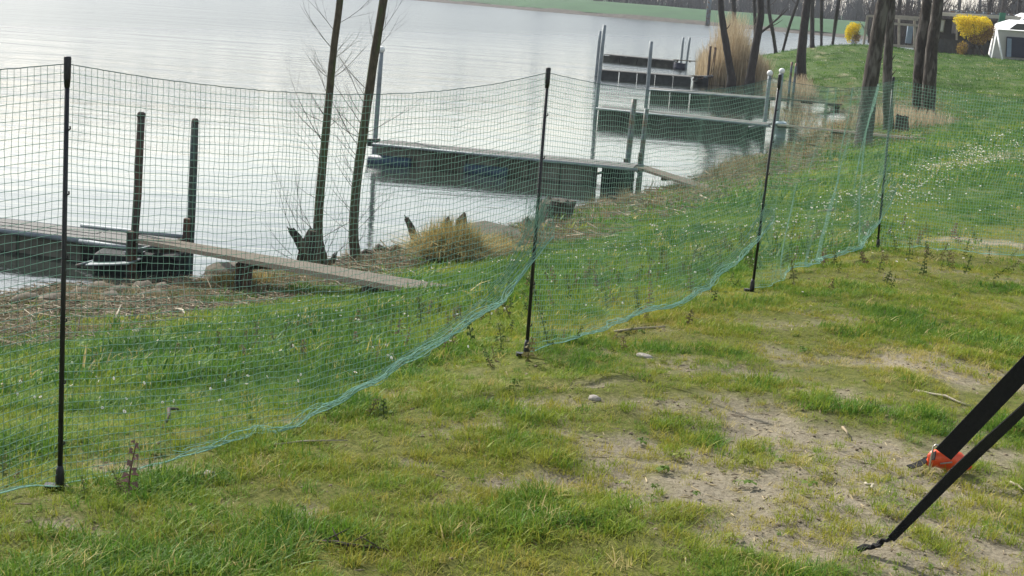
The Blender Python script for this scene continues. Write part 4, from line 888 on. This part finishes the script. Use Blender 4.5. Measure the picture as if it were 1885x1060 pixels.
reed_mass('dead_reeds', 2200, ((8.098,44.000,-2.181)[0], (9.782,44.000,-2.055)[0]), (42, 55), None, lambda u: .38 + 0 * u, .007, 'brown dead reeds along the edge of the cove', 'dryblade', seed=7)

# ---------------------------------------------------------------- stones, slab, sticks
def rock(loc, r, sq, label, seed, mat='stone', grp='stones along the shore', cat='stone', name='shore_stone'):
    rn = random.Random(seed); o_ = MB().ball((0, 0, 0), r, sq, 9, 6, rn, .16).build(name, mat, None, True); o_.location = Vector(loc) + Vector((0, 0, r * sq[2] * .15)); o_.rotation_euler = (0, 0, rn.uniform(0, 3)); return tag(o_, label, cat, grp)
for k, (p, r) in enumerate((((-4.374,15.427,-1.903), .12), ((-4.288,15.824,-1.936), .15), ((-4.015,15.582,-1.878), .12), ((-3.950,16.230,-1.978), .15), ((-3.753,16.336,-1.972), .11), ((-3.572,16.443,-1.967), .14), ((-3.295,16.823,-1.946), .13), ((-3.943,14.953,-1.814), .12), ((-3.538,15.056,-1.782), .12), ((-4.516,14.892,-1.878), .14), ((-4.802,15.030,-1.917), .13), ((-4.456,15.180,-1.899), .10))):
    rock(p, r, (1.25, .9, .62), 'grey brown shore stone below the wooden piles, %s from the left' % ('fourth', 'fifth', 'seventh', 'eighth', 'tenth', 'eleventh', 'last', 'sixth', 'ninth', 'second', 'first', 'third')[k], 100 + k)
rock((-3.176,17.150,-1.950), .27, (1.3, .9, .6), 'largest sandy boulder where the gangplank crosses the shore', 131, grp=None)
rock((0.527,22.254,-1.854), .15, (1.2, .9, .6), 'grey round stone in front of the wide dark stump', 132, grp=None)
rock((-0.852,4.384,0.029), .022, (1, .9, .8), 'white pebble in the grass below the netting hem', 140, 'pebble', None, 'pebble', 'pebble')
rock((0.332,5.470,0.065), .02, (1.3, .9, .7), 'small pinkish pebble in the grass left of the bare soil', 141, 'pebble', None, 'pebble', 'pebble')
rock((-1.225,4.185,0.024), .02, (1, .8, .8), 'pale pebble at the foot of the tallest fence post', 142, 'pebble', None, 'pebble', 'pebble')
rock((0.575,6.325,0.037), .03, (1.5, .8, .4), 'flat whitish stone in the grass between two fence posts', 143, 'pebble', None, 'pebble', 'pebble')
rock((-2.766,11.201,-1.211), .04, (1.5, .8, .5), 'white flat stone on the reed litter near the tallest post', 144, 'pebble', None, 'pebble', 'pebble')
rock((1.682,18.666,-1.230), .05, (1.4, .9, .5), 'white stone on the bank below the narrow gangplank', 145, 'pebble', None, 'pebble', 'pebble')
sl = [(-1.069,20.163,-1.800), (-0.935,20.785,-1.740), (-0.440,21.102,-1.660), (0.031,20.936,-1.720), (0.134,20.391,-1.760), (-0.478,19.732,-1.800)]
slab = tag(MB().poly([Vector(p) for p in sl][::-1], .22).build('mossy_slab', 'slab', None, bevel=.03), 'flat mossy slab jutting into the water behind the round tussock', 'slab')
for k, (p, lab) in enumerate((((-0.984,21.529,-1.850), 'left one of the two dark pointed stakes behind the slab'), ((-0.778,22.045,-1.850), 'right one of the two dark pointed stakes behind the slab'), ((0.131,22.133,-1.850), 'dark pointed stake beside the slim middle post'))):
    p = Vector(p); rn = random.Random(k); o_ = MB().tube([p - Vector((0, 0, .4)), p + Vector((0, 0, .02)), p + Vector((.02, 0, .13))], [.10, .085, .012], 5, True, .2, rn).build('pointed_stake', 'stump', None); tag(o_, lab, 'stake', 'stakes at the slab')
def stick(a, b_, r, label, mat='palestick', mid=.02, grp=None, twig=0, seed=0):
    a = Vector(a); b_ = Vector(b_); rn = random.Random(seed); m_ = a.lerp(b_, .5) + Vector((rn.uniform(-.02, .02), rn.uniform(-.02, .02), mid)); m2 = a.lerp(b_, .78) + Vector((0, 0, mid * .7))
    mb = MB().tube([a + Vector((0, 0, r)), a.lerp(b_, .3) + Vector((0, 0, mid * .8)), m_, m2, b_ + Vector((0, 0, r))], [r, r * .95, r * 1.05, r * .8, r * .5], 6, True, .12, rn)
    for k in range(twig):
        p = a.lerp(b_, .2 + .6 * k / max(1, twig - 1)); mb.tube([p + Vector((0, 0, mid)), p + Vector((rn.uniform(-.06, .06), rn.uniform(-.05, .05), rn.uniform(.02, .05)))], [r * .5, r * .2], 5)
    return tag(mb.build('dry_stick', mat, None, True), label, 'stick', grp)
stick((1.636,6.008,0.052), (1.808,5.834,0.048), .006, 'long pale reed stem lying on bare soil left of the strap', mid=.012)
stick((1.924,5.795,0.042), (1.915,5.683,0.043), .004, 'short pale reed end showing between the two straps', mid=.006)
stick((-0.472,3.797,0.070), (-0.256,3.771,0.070), .005, 'dark thorny twig lying in the grass at the bottom', 'twig', .015, None, 5, 4)
stick((1.128,4.575,0.097), (1.143,4.530,0.098), .005, 'short white chip of wood on the soil left of the straps', mid=.006)
stick((-2.602,9.542,-0.925), (-2.118,8.007,-0.610), .010, 'white broken stick standing out at the edge of the reed litter', mid=.03)
stick((-2.211,7.827,-0.608), (-2.233,9.765,-0.905), .008, 'long pale stick lying across the litter edge behind the tallest post', mid=.04, seed=3)
stick((-3.057,11.663,-1.312), (-3.612,14.089,-1.671), .008, 'whitish stick leaning on the reed litter pile', mid=.06, seed=5)
stick((-3.006,13.533,-1.544), (-2.451,11.573,-1.198), .009, 'bleached forked stick at the right end of the litter pile', mid=.05, twig=2, seed=6)
stick((0.969,17.672,-1.277), (1.260,17.090,-1.130), .014, 'long white stick on the grass near the middle of the bank', mid=.03, seed=7)
stick((3.273,16.803,-0.666), (3.518,16.914,-0.645), .016, 'white stick lying among the daisies behind the bunched netting', mid=.02, seed=8)
stick((-0.824,5.532,-0.077), (-0.705,5.535,-0.060), .012, 'pale flat stick under the netting hem', mid=.01, seed=9)
stick((0.489,7.047,-0.027), (0.729,7.077,0.008), .006, 'thin pale stem in front of the second netting bay', mid=.01, seed=10)
stick((-0.762,4.743,0.019), (-0.497,4.855,0.026), .003, 'thin straw lying below the netting hem', mid=.01, seed=11)
stick((1.654,4.815,0.063), (1.663,4.707,0.072), .005, 'pale stem at the right edge below the straps', mid=.008, seed=12)
stick((1.197,5.263,0.079), (1.196,5.177,0.075), .005, 'small bent straw on the bare soil', 'straw', .02, seed=13)
stick((-1.136,5.007,-0.027), (-1.217,5.645,-0.155), .006, 'grey twig leaning in the lush grass behind the netting', 'twig', .04, seed=14)
rt = np.random.RandomState(9)
hid = tag(MB().tube([Vector((-0.607,5.610,-0.052)) + Vector((-.008, 0, .002)), Vector((-0.607,5.610,-0.052)) + Vector((0, 0, .018)), Vector((-0.607,5.610,-0.052)) + Vector((.016, 0, .008))], [.006, .011, .005], 7).build('net_weight', 'black', None, True), 'small black clip weighing down the lifted netting hem', 'clip')

# reed litter washed up on the bank: thousands of loose stems
def litter_stems(n, seed):
    rnd = np.random.RandomState(seed); k = n * 14
    a = (rnd.rand(k) - .5) * 1.0; r = np.exp(math.log(6.5) + (math.log(60) - math.log(6.5)) * rnd.rand(k)); x = r * np.sin(a); y = r * np.cos(a); z = gz0(x, y)
    w = litter(x, y, z) * (z > -2.06); keep = rnd.rand(k) < w * .9; x, y = x[keep][:n], y[keep][:n]; r = np.hypot(x, y); n = len(x)
    big = rnd.rand(n) < .012; L_ = np.where(big, .35 + .5 * rnd.rand(n), .06 + .28 * rnd.rand(n) ** 2) * np.clip(r / 14, .8, 1.6); az = rnd.rand(n) * 6.283; ti = rnd.normal(size=n) * .12; d = np.stack([np.cos(az), np.sin(az), ti], -1); c = np.stack([x, y, gz(x, y) + .015 + .03 * rnd.rand(n)], -1)
    w = (.002 + .003 * rnd.rand(n) + .003 * big)[:, None] * np.clip(r / 14, .7, 2.5)[:, None]; s_ = np.stack([-np.sin(az), np.cos(az), 0 * az], -1) * w; u = np.array([[0, 0, 1.]]) * w
    A_ = c - d * (L_ / 2)[:, None]; B_ = c + d * (L_ / 2)[:, None]
    V = np.stack([A_ - s_, A_ + s_, A_ + u * 1.4, B_ - s_, B_ + s_, B_ + u * 1.4], 1).reshape(-1, 3); o_ = (np.arange(n) * 6)[:, None]
    F = np.concatenate([o_ + np.array([[q, (q + 1) % 3, 3 + (q + 1) % 3, 3 + q]]) for q in range(3)])
    return V, F, np.repeat(rnd.rand(n), 6)
M['litter'] = leaf_mat('litter_stem', [(0, (.06, .047, .03)), (.45, (.15, .115, .07)), (.85, (.28, .225, .145)), (1, (.46, .40, .30))], .05, attr=False)
v, f, ti = litter_stems(13000, 5); tag(raw('reed_litter', v, f, 'litter', None, tint=ti), 'washed up reed litter and dead stalks along the shore', 'litter', kind='stuff')

# ---------------------------------------------------------------- scattered grass, weeds and daisies
M['grass'] = leaf_mat('grass_blade', [(0, (.045, .12, .016)), (.3, (.11, .215, .026)), (.55, (.235, .275, .034)), (.78, (.33, .295, .05)), (1, (.46, .38, .17))], .36, .5)
M['drytuft'] = leaf_mat('dry_tuft', [(0, (.06, .075, .025)), (.3, (.12, .105, .045)), (.6, (.22, .175, .09)), (1, (.36, .29, .16))], .3)
def proto_mesh(name, v, f, mat):
    me = bpy.data.meshes.new(name); me.from_pydata([tuple(map(float, q)) for q in v], [], [tuple(map(int, q)) for q in f]); me.materials.append(M[mat] if isinstance(mat, str) else mat)
    return bpy.data.objects.new(name, me)
def proto_col(name, obs):
    c = bpy.data.collections.new(name)
    for o_ in obs: c.objects.link(o_)
    return c
def scatter(name, P, scl, rot, tint, idx, col, label, cat):
    me = bpy.data.meshes.new(name); me.vertices.add(len(P)); me.vertices.foreach_set('co', np.asarray(P, np.float32).ravel())
    for nm, ty, a in (('scl', 'FLOAT_VECTOR', scl), ('rot', 'FLOAT_VECTOR', rot), ('tint', 'FLOAT', tint), ('pick', 'INT', idx)):
        q = me.attributes.new(nm, ty, 'POINT'); q.data.foreach_set('vector' if 'VEC' in ty else 'value', np.asarray(a, np.int32 if ty == 'INT' else np.float32).ravel())
    o_ = bpy.data.objects.new(name, me); C.objects.link(o_); tag(o_, label, cat, kind='stuff')
    ng = bpy.data.node_groups.new(name, 'GeometryNodeTree'); ng.interface.new_socket('Geometry', in_out='INPUT', socket_type='NodeSocketGeometry'); ng.interface.new_socket('Geometry', in_out='OUTPUT', socket_type='NodeSocketGeometry')
    N, L = ng.nodes, ng.links; i_ = N.new('NodeGroupInput'); u_ = N.new('NodeGroupOutput')
    ci = N.new('GeometryNodeCollectionInfo'); ci.inputs['Collection'].default_value = col; ci.inputs['Separate Children'].default_value = True; ci.inputs['Reset Children'].default_value = True
    ip = N.new('GeometryNodeInstanceOnPoints'); ip.inputs['Pick Instance'].default_value = True
    def na(nm, ty):
        a = N.new('GeometryNodeInputNamedAttribute'); a.data_type = ty; a.inputs['Name'].default_value = nm; return a.outputs['Attribute']
    L.new(i_.outputs[0], ip.inputs['Points']); L.new(ci.outputs[0], ip.inputs['Instance']); L.new(na('pick', 'INT'), ip.inputs['Instance Index']); L.new(na('scl', 'FLOAT_VECTOR'), ip.inputs['Scale'])
    er = N.new('FunctionNodeEulerToRotation'); L.new(na('rot', 'FLOAT_VECTOR'), er.inputs[0]); L.new(er.outputs[0], ip.inputs['Rotation'])
    L.new(ip.outputs[0], u_.inputs[0]); md = o_.modifiers.new('scatter', 'NODES'); md.node_group = ng; return o_
def tuft(name, n, r, h, w, lean, seed, mat='grass', seg=2, curl=.5):
    rnd = np.random.RandomState(seed); v, f, m_ = blades(n, lambda k: (lambda a, q: np.stack([np.cos(a) * q, np.sin(a) * q], -1))(rnd.rand(k) * 6.283, r * np.sqrt(rnd.rand(k))), h, w, lean, rnd, curl, seg); return proto_mesh(name, v, f, mat)
near_c = proto_col('near_tufts', [tuft('a', 26, .04, .031, .0028, 1.2, 1, seg=3), tuft('b', 24, .05, .025, .0026, 1.5, 2, seg=3), tuft('c', 30, .035, .044, .0030, 1.0, 3, seg=3), tuft('d', 18, .06, .022, .0026, 1.6, 4, seg=3)])
mid_c = proto_col('mid_tufts', [tuft('a', 34, .10, .034, .005, 1.1, 5), tuft('b', 30, .11, .027, .005, 1.4, 6), tuft('c', 34, .09, .046, .0055, 1.0, 7)])
far_c = proto_col('far_tufts', [tuft('a', 30, .32, .075, .016, 1.0, 8), tuft('b', 30, .34, .06, .015, 1.2, 9), tuft('c', 26, .28, .10, .016, .9, 10)])
dry_c = proto_col('dry_tufts', [tuft('a', 26, .08, .22, .005, .7, 11, 'drytuft', 3, .8), tuft('b', 30, .12, .15, .006, 1.1, 12, 'drytuft', 3, .8), tuft('c', 22, .07, .30, .005, .5, 13, 'drytuft', 3, .6)])
def sample(n, r0, r1, amax, seed, power):
    """points over the wedge; power 2: even per area, 0: even per log distance"""
    rnd = np.random.RandomState(seed); u = rnd.rand(n)
    r = np.exp(math.log(r0) + u * math.log(r1 / r0)) if power == 0 else (r0 ** power + u * (r1 ** power - r0 ** power)) ** (1 / power)
    a = (rnd.rand(n) * 2 - 1) * amax; return r * np.sin(a), r * np.cos(a), r, rnd
def grass(name, n, r0, r1, seed, power, col, npro, hbase, label):
    x, y, r, rnd = sample(n, r0, r1, .40 if r0 > 15 else .60, seed, power); lw = lakeward(x, y); z0 = gz0(x, y)
    b_ = bare(x, y); li = litter(x, y, z0); clump = fbm(x * 3.1, y * 3.1, 61, 3); fine = fbm(x * 9, y * 9, 63, 2)
    near = lw < .35
    p = np.where(near, (1 - .72 * b_) * (.34 + 1.0 * sstep(.30, .60, clump)), 1 - .8 * b_) * (1 - .93 * li) * (z0 > -1.93)
    far = sstep(13, 24, r); p = np.clip(p + .4 * far * (z0 > -1.9) * (1 - li), 0, 1)
    k = rnd.rand(n) < p; x, y, r, lw, z0, clump, fine, b_, li, near = [q[k] for q in (x, y, r, lw, z0, clump, fine, b_, li, near)]; n = len(x)
    lush = np.clip(sstep(-.1, 1.0, lw) + sstep(13, 20, r), 0, 1)
    h = hbase * (.55 + .5 * rnd.rand(n) + .55 * sstep(.45, .72, clump)) * (1 + .7 * lush * sstep(.52, .72, fbm(x * 1.3, y * 1.3, 71, 3)) * (r < 16)) * (1 - .35 * b_)
    h = h * np.where(near & (r > 6), .72, 1)
    dk = .49 + .10 * sstep(5, 7, r) * near - .18 * lush - .17 * sstep(32, 55, r)
    tn = np.clip(dk + .30 * (fbm(x * 1.1, y * 1.1, 81, 3) - .5) * 2 + rnd.normal(size=n) * .13 - .22 * sstep(.5, .75, clump) + .2 * b_, 0, 1)
    tn = np.where(rnd.rand(n) < .05 * (1 - .5 * lush), .8 + .2 * rnd.rand(n), tn)
    s_ = np.stack([h * (.8 + .4 * rnd.rand(n)), h * (.8 + .4 * rnd.rand(n)), h * (.7 + .5 * rnd.rand(n))], -1)
    rot = np.stack([rnd.normal(size=n) * .12, rnd.normal(size=n) * .12, rnd.rand(n) * 6.283], -1)
    scatter(name, np.stack([x, y, gz(x, y) - .006], -1), s_, rot, tn, rnd.randint(0, npro, n), col, label, 'grass')
grass('grass', 58000, 3.2, 10.5, 1, 1.2, near_c, 4, 1.0, 'short olive green grass of the near meadow around bare soil')
grass('grass', 62000, 6.5, 26, 2, 1.0, mid_c, 3, 1.0, 'green grass on the bank between fence and lake')
grass('grass', 36000, 20, 115, 3, 1.0, far_c, 3, 1.0, 'green grass of the far meadow and the mound')
# flat rosettes of broad-leaved weeds in the turf
M['rosette'] = leaf_mat('broad_leaf', [(0, (.08, .14, .025)), (.6, (.14, .20, .035)), (1, (.22, .22, .05))], .3)
def rosette(name, seed, n, l):
    rn = random.Random(seed); mb = MB()
    for k in range(n):
        a = 6.283 * k / n + rn.uniform(-.3, .3); q = l * rn.uniform(.6, 1.1); d = Vector((math.cos(a), math.sin(a), 0)); sd = Vector((-d.y, d.x, 0)) * q * rn.uniform(.16, .26); z1 = rn.uniform(.008, .02); i = len(mb.v)
        mb.v += [Vector((0, 0, .003)), d * q * .35 + sd * .7 + Vector((0, 0, z1)), d * q * .7 + sd + Vector((0, 0, z1 * .9)), d * q + Vector((0, 0, .004)), d * q * .7 - sd + Vector((0, 0, z1 * .9)), d * q * .35 - sd * .7 + Vector((0, 0, z1))]; mb.f += [(i, i + 1, i + 5), (i + 1, i + 2, i + 4, i + 5), (i + 2, i + 3, i + 4)]
    return proto_mesh(name, mb.v, mb.f, 'rosette')
ros_c = proto_col('rosettes', [rosette('a', 1, 8, .030), rosette('b', 2, 6, .038), rosette('c', 3, 11, .022)])
x, y, r, rnd = sample(800, 3.4, 15, .40, 66, 1.1); k = rnd.rand(len(x)) < .15 + .55 * (fbm(x * 1.4, y * 1.4, 55, 3) > .52); x, y = x[k], y[k]; n = len(x); s_ = .5 + .8 * rnd.rand(n) ** 2
scatter('ground_weeds', np.stack([x, y, gz(x, y)], -1), np.stack([s_, s_, s_], -1), np.stack([rnd.normal(size=n) * .1, rnd.normal(size=n) * .1, rnd.rand(n) * 6.283], -1), rnd.rand(n), rnd.randint(0, 3, n), ros_c, 'flat rosettes of broad leaved weeds in the turf', 'weeds')
# crumbs of soil, moss and chopped straw on the bare ground
M['crumb'] = leaf_mat('soil_crumb', [(0, (.13, .105, .072)), (.45, (.20, .16, .11)), (.75, (.26, .21, .15)), (.8, (.34, .27, .15)), (1, (.48, .40, .26))], 0, .95)
def crumb(name, seed, l, w, h):
    mb = MB().ball((0, 0, 0), 1, (l, w, h), 6, 4, random.Random(seed), .3); return proto_mesh(name, mb.v, mb.f, 'crumb')
crumb_c = proto_col('crumbs', [crumb('a', 1, .006, .005, .003), crumb('b', 2, .004, .004, .0025), crumb('c', 3, .022, .0016, .0016), crumb('d', 4, .015, .0012, .0012)])
x, y, r, rnd = sample(34000, 3.2, 11, .55, 44, 1.0); k = (lakeward(x, y) < .8) & (rnd.rand(len(x)) < .12 + .88 * bare(x, y)); x, y = x[k], y[k]; n = len(x)
s_ = .5 + 1.1 * rnd.rand(n) ** 2; pk = rnd.randint(0, 4, n); tn = np.where(pk < 2, rnd.rand(n) * .72, .6 + .4 * rnd.rand(n))
scatter('soil_crumbs', np.stack([x, y, gz(x, y) - .012 * bare(x, y) + .001], -1), np.stack([s_, s_, s_], -1), np.stack([rnd.normal(size=n) * .1, rnd.normal(size=n) * .15, rnd.rand(n) * 6.283], -1), tn, pk, crumb_c, 'crumbs of soil and chopped straw on the bare patches', 'soil')
# dry tufts along the water
x, y, r, rnd = sample(42000, 7, 70, .40, 14, .6); z0 = gz0(x, y); li = litter(x, y, z0)
k = (rnd.rand(len(x)) < li * .5 * (.3 + 1.4 * sstep(.4, .65, fbm(x * .8, y * .8, 91, 3)))) & (z0 > -2.04); x, y, r = x[k], y[k], r[k]; n = len(x)
s_ = (.55 + .7 * rnd.rand(n)) * np.clip(r / 22, .55, 1.5)
scatter('dry_grass', np.stack([x, y, gz(x, y) - .01], -1), np.stack([s_, s_, s_ * (.6 + .5 * rnd.rand(n))], -1), np.stack([rnd.normal(size=n) * .15, rnd.normal(size=n) * .15, rnd.rand(n) * 6.283], -1), rnd.rand(n), rnd.randint(0, 3, n), dry_c, 'dry straw coloured grass tufts along the water edge', 'grass')
# upright dead nettles
M['weedleaf'] = leaf_mat('weed_leaf', [(0, (.045, .08, .02)), (.5, (.09, .12, .035)), (.8, (.16, .12, .06)), (1, (.17, .10, .10))], .3)
def weed(name, seed, h):
    rn = random.Random(seed); mb = MB(); mb.tube([(0, 0, 0), (.005, .003, h * .5), (.0, .006, h)], [.0024, .002, .0012], 4, False); k = 0; z = h * .15
    while z < h:
        ln = .026 * (1.25 - .7 * z / h); az = k * 1.57 + rn.uniform(-.3, .3)
        for s_ in (0, math.pi):
            a = az + s_; d = Vector((math.cos(a), math.sin(a), 0)); sd = Vector((-math.sin(a), math.cos(a), 0)); p = Vector((.003, .004, z)); n = len(mb.v)
            mb.v += [p, p + d * ln * .55 + sd * ln * .38 + Vector((0, 0, .006)), p + d * ln + Vector((0, 0, -.006)), p + d * ln * .55 - sd * ln * .38 + Vector((0, 0, .006))]; mb.f.append((n, n + 1, n + 2, n + 3))
        z += h * (.16 - .08 * z / h); k += 1
    return proto_mesh(name, mb.v, mb.f, 'weedleaf')
weed_c = proto_col('weeds', [weed('a', 1, .12), weed('b', 2, .16), weed('c', 3, .09)])
WZ = [((-1.134,7.791,-0.400), .5, 22), ((-0.708,8.339,-0.403), .5, 20), ((-0.182,8.654,-0.338), .6, 30), ((0.061,6.606,-0.029), .4, 18), ((0.418,8.384,-0.173), .9, 44), ((0.867,9.493,-0.228), .9, 44), ((1.351,11.084,-0.334), .8, 26), ((-1.047,4.119,0.041), .05, 4), ((-1.421,4.321,0.001), .1, 3), ((1.850,10.362,-0.169), 1.0, 34), ((3.550,11.811,-0.167), 1.4, 30), ((2.684,12.443,-0.293), .8, 16), ((-0.464,5.230,-0.001), .1, 3), ((-1.488,6.852,-0.334), .5, 8), ((2.596,9.715,-0.033), .8, 10)]
rnd = np.random.RandomState(77); wx = []
for (p, s_, n) in WZ: wx.append(np.array(p)[:2] + rnd.normal(size=(max(2, int(n * 1.3)), 2)) * s_ * .75)
wx = np.concatenate(wx); n = len(wx); s_ = .40 + .75 * rnd.rand(n) ** 1.5
scatter('weeds', np.stack([wx[:, 0], wx[:, 1], gz(wx[:, 0], wx[:, 1]) - .005], -1), np.stack([s_, s_, s_], -1), np.stack([rnd.normal(size=n) * .28, rnd.normal(size=n) * .28, rnd.rand(n) * 6.283], -1), rnd.rand(n), rnd.randint(0, 3, n), weed_c, 'upright dead nettles growing in loose patches along the fence', 'weeds')
# daisies
M['petal'] = leaf_mat('daisy_petal', [(0, (.75, .73, .70)), (1, (.82, .80, .78))], .25)
M['daisyeye'] = pm('daisy_eye', (.6, .42, .03), (.5, .35, .02), 5, .8)
def daisy(name, h, r, tilt):
    mb = MB(); q = Vector((0, 0, h)); n = len(mb.v); k = 10; mb.v.append(q)
    for i in range(k * 2):
        a = math.pi * i / k; rr_ = r if i % 2 == 0 else r * .72; mb.v.append(q + Vector((rr_ * math.cos(a), rr_ * math.sin(a) * math.cos(tilt), .003 + rr_ * math.sin(a) * math.sin(tilt))))
    for i in range(k * 2): mb.f.append((n, n + 1 + i, n + 1 + (i + 1) % (2 * k)))
    nf = len(mb.f); mb.ball(q + Vector((0, 0, .002)), r * .32, (1, 1, .5), 6, 3); ne = len(mb.f); mb.tube([(0, 0, 0), (0, 0, h)], .0009, 3, False)
    o_ = proto_mesh(name, mb.v, mb.f, 'petal'); o_.data.materials.append(M['daisyeye']); o_.data.materials.append(M['weedleaf'])
    for i, pl in enumerate(o_.data.polygons): pl.material_index = 0 if i < nf else 1 if i < ne else 2
    return o_
daisy_c = proto_col('daisies', [daisy('a', .06, .011, .3), daisy('b', .05, .010, .8), daisy('c', .07, .012, 0)])
rnd = np.random.RandomState(5); pts = []
TR = [((2.057,11.822,-0.304), (3.463,16.191,-0.580), 60, .5), ((3.289,15.886,-0.577), (5.014,20.316,-0.703), 110, .6), ((4.003,17.631,-0.623), (5.781,21.643,-0.700), 130, .6), ((4.780,19.627,-0.667), (8.932,27.793,-0.551), 170, .5), ((5.735,22.046,-0.753), (9.436,29.411,-0.549), 80, .5), ((4.833,20.757,-0.773), (10.540,32.903,-0.681), 150, .25), ((6.461,23.345,-0.709), (7.533,23.307,-0.525), 110, .9), ((0.745,13.722,-0.796), (2.476,14.948,-0.607), 130, .9), ((1.604,9.313,-0.069), (3.188,13.509,-0.330), 90, .8)]
for (a, b_, n, w) in TR:
    a = np.array(a)[:2]; b_ = np.array(b_)[:2]; u = rnd.rand(n, 1); pts.append(a + (b_ - a) * u + rnd.normal(size=(n, 2)) * w * .8)
x, y, r, rn2 = sample(1500, 5.5, 20, .36, 9, .8); k = (lakeward(x, y) > .3) & (rn2.rand(1500) < .30 + .5 * (fbm(x * .7, y * .7, 99, 2) > .55)) & (gz0(x, y) > -1.3); pts.append(np.stack([x[k], y[k]], -1)[:380])
x, y, r, rn2 = sample(1800, 45, 95, .36, 12, 1); k = (gz0(x, y) > -1.6); pts.append(np.stack([x[k], y[k]], -1)[:420])
pts = np.concatenate(pts); n = len(pts); r = np.hypot(pts[:, 0], pts[:, 1]); s_ = (.8 + .5 * rnd.rand(n)) * .85 * np.clip(r / 16, .7, 2.2)
scatter('daisies', np.stack([pts[:, 0], pts[:, 1], gz(pts[:, 0], pts[:, 1])], -1), np.stack([s_, s_, (.7 + .5 * rnd.rand(n))], -1), np.stack([.35 * rnd.rand(n), rnd.normal(size=n) * .2, rnd.normal(size=n) * .8], -1), rnd.rand(n), rnd.randint(0, 3, n), daisy_c, 'small white daisies sprinkled over the bank and along the trodden track', 'daisies')

# ---------------------------------------------------------------- wood beyond the levee
rn = random.Random(71); mb = MB()
pl = [(np.array(lv[i]), np.array(lv[i + 1])) for i in range(1, len(lv) - 1)]
def along(u):
    tot = [np.hypot(*(c - a)) for a, c in pl]; s_ = u * sum(tot)
    for (a, c), l in zip(pl, tot):
        if s_ <= l: return a + (c - a) * s_ / l, (c - a) / l
        s_ -= l
    return pl[-1][1], (pl[-1][1] - pl[-1][0]) / tot[-1]
for k in range(480):
    p, d = along(rn.random()); nn = np.array((-d[1], d[0])); q = p + nn * rn.uniform(22, 85); h = rn.uniform(9, 17); r = rn.uniform(.12, .32); b0 = Vector((q[0], q[1], -1.0))
    mb.tube([b0, b0 + Vector((rn.uniform(-.3, .3), 0, h * .5)), b0 + Vector((rn.uniform(-.8, .8), 0, h))], [r, r * .7, .04], 5, False)
    for j in range(9):
        s_ = b0 + Vector((0, 0, h * rn.uniform(.06, .9))); az = rn.uniform(0, 6.28); l = rn.uniform(1.5, 4); e = s_ + Vector((math.cos(az) * l, math.sin(az) * l, l * rn.uniform(.1, .9))); mb.tube([s_, e], [r * .35, .03], 3, False)
        for _ in range(3):
            s2_ = s_.lerp(e, rn.uniform(.3, 1)); mb.tube([s2_, s2_ + Vector((rn.uniform(-1.2, 1.2), rn.uniform(-1, 1), rn.uniform(0, 1.4)))], [.05, .015], 3, False)
for k in range(3600):
    p, d = along(rn.random()); nn = np.array((-d[1], d[0])); q = p + nn * rn.uniform(26, 110); h = rn.uniform(1.5, 8.5); b0 = Vector((q[0], q[1], -1.0))
    for j in range(6): mb.tube([b0 + Vector((rn.uniform(-.4, .4), 0, 0)), b0 + Vector((rn.uniform(-1.5, 1.5), rn.uniform(-1, 1), h * rn.uniform(.5, 1)))], [.07, .03], 3, False)
tag(mb.build('treeline', 'far', None), 'hazy bare wood behind the far green levee', 'wood', kind='stuff')
# brushwood behind the camp
rn = random.Random(5); mb = MB()
for k in range(1500):
    Y = rn.uniform(118, 165); px_ = rn.uniform(.215, .345); b0 = Vector((px_ * Y, Y, 0)); b0.z = -.75
    h = rn.uniform(1.0, 4.2)
    for j in range(5): mb.tube([b0 + Vector((rn.uniform(-.3, .3), 0, 0)), b0 + Vector((rn.uniform(-1.0, 1.0), rn.uniform(-.6, .6), h * rn.uniform(.5, 1)))], [.035, .012], 3, False)
tag(mb.build('brushwood', 'twig', None), 'dark leafless brushwood behind the hut and pergola', 'brushwood', kind='stuff')
fp = Vector((25.0, 224.2, -2.4)); tag(MB().tube([fp, fp + Vector((-.1, 0, 6.5))], .32, 8).build('far_post', 'galvdark', None, True), 'grey post standing at the far shore below the levee', 'post')

# ---------------------------------------------------------------- hazy air
hb = MB().box((0, 330, 7.5), (1400, 900, 27)).build('haze', 'white', None)
hb.data.materials.clear(); hm = bpy.data.materials.new('haze_air'); hm.use_nodes = True
for n_ in list(hm.node_tree.nodes):
    if n_.type == 'BSDF_PRINCIPLED': hm.node_tree.nodes.remove(n_)
pv = hm.node_tree.nodes.new('ShaderNodeVolumePrincipled'); pv.inputs['Color'].default_value = (.86, .91, 1, 1); pv.inputs['Density'].default_value = .00032; pv.inputs['Anisotropy'].default_value = .5
hm.node_tree.links.new(pv.outputs[0], [n_ for n_ in hm.node_tree.nodes if n_.type == 'OUTPUT_MATERIAL'][0].inputs['Volume'])
if True: hb.data.materials.append(hm); tag(hb, 'thin pale haze over lake and meadow', 'haze', kind='stuff')
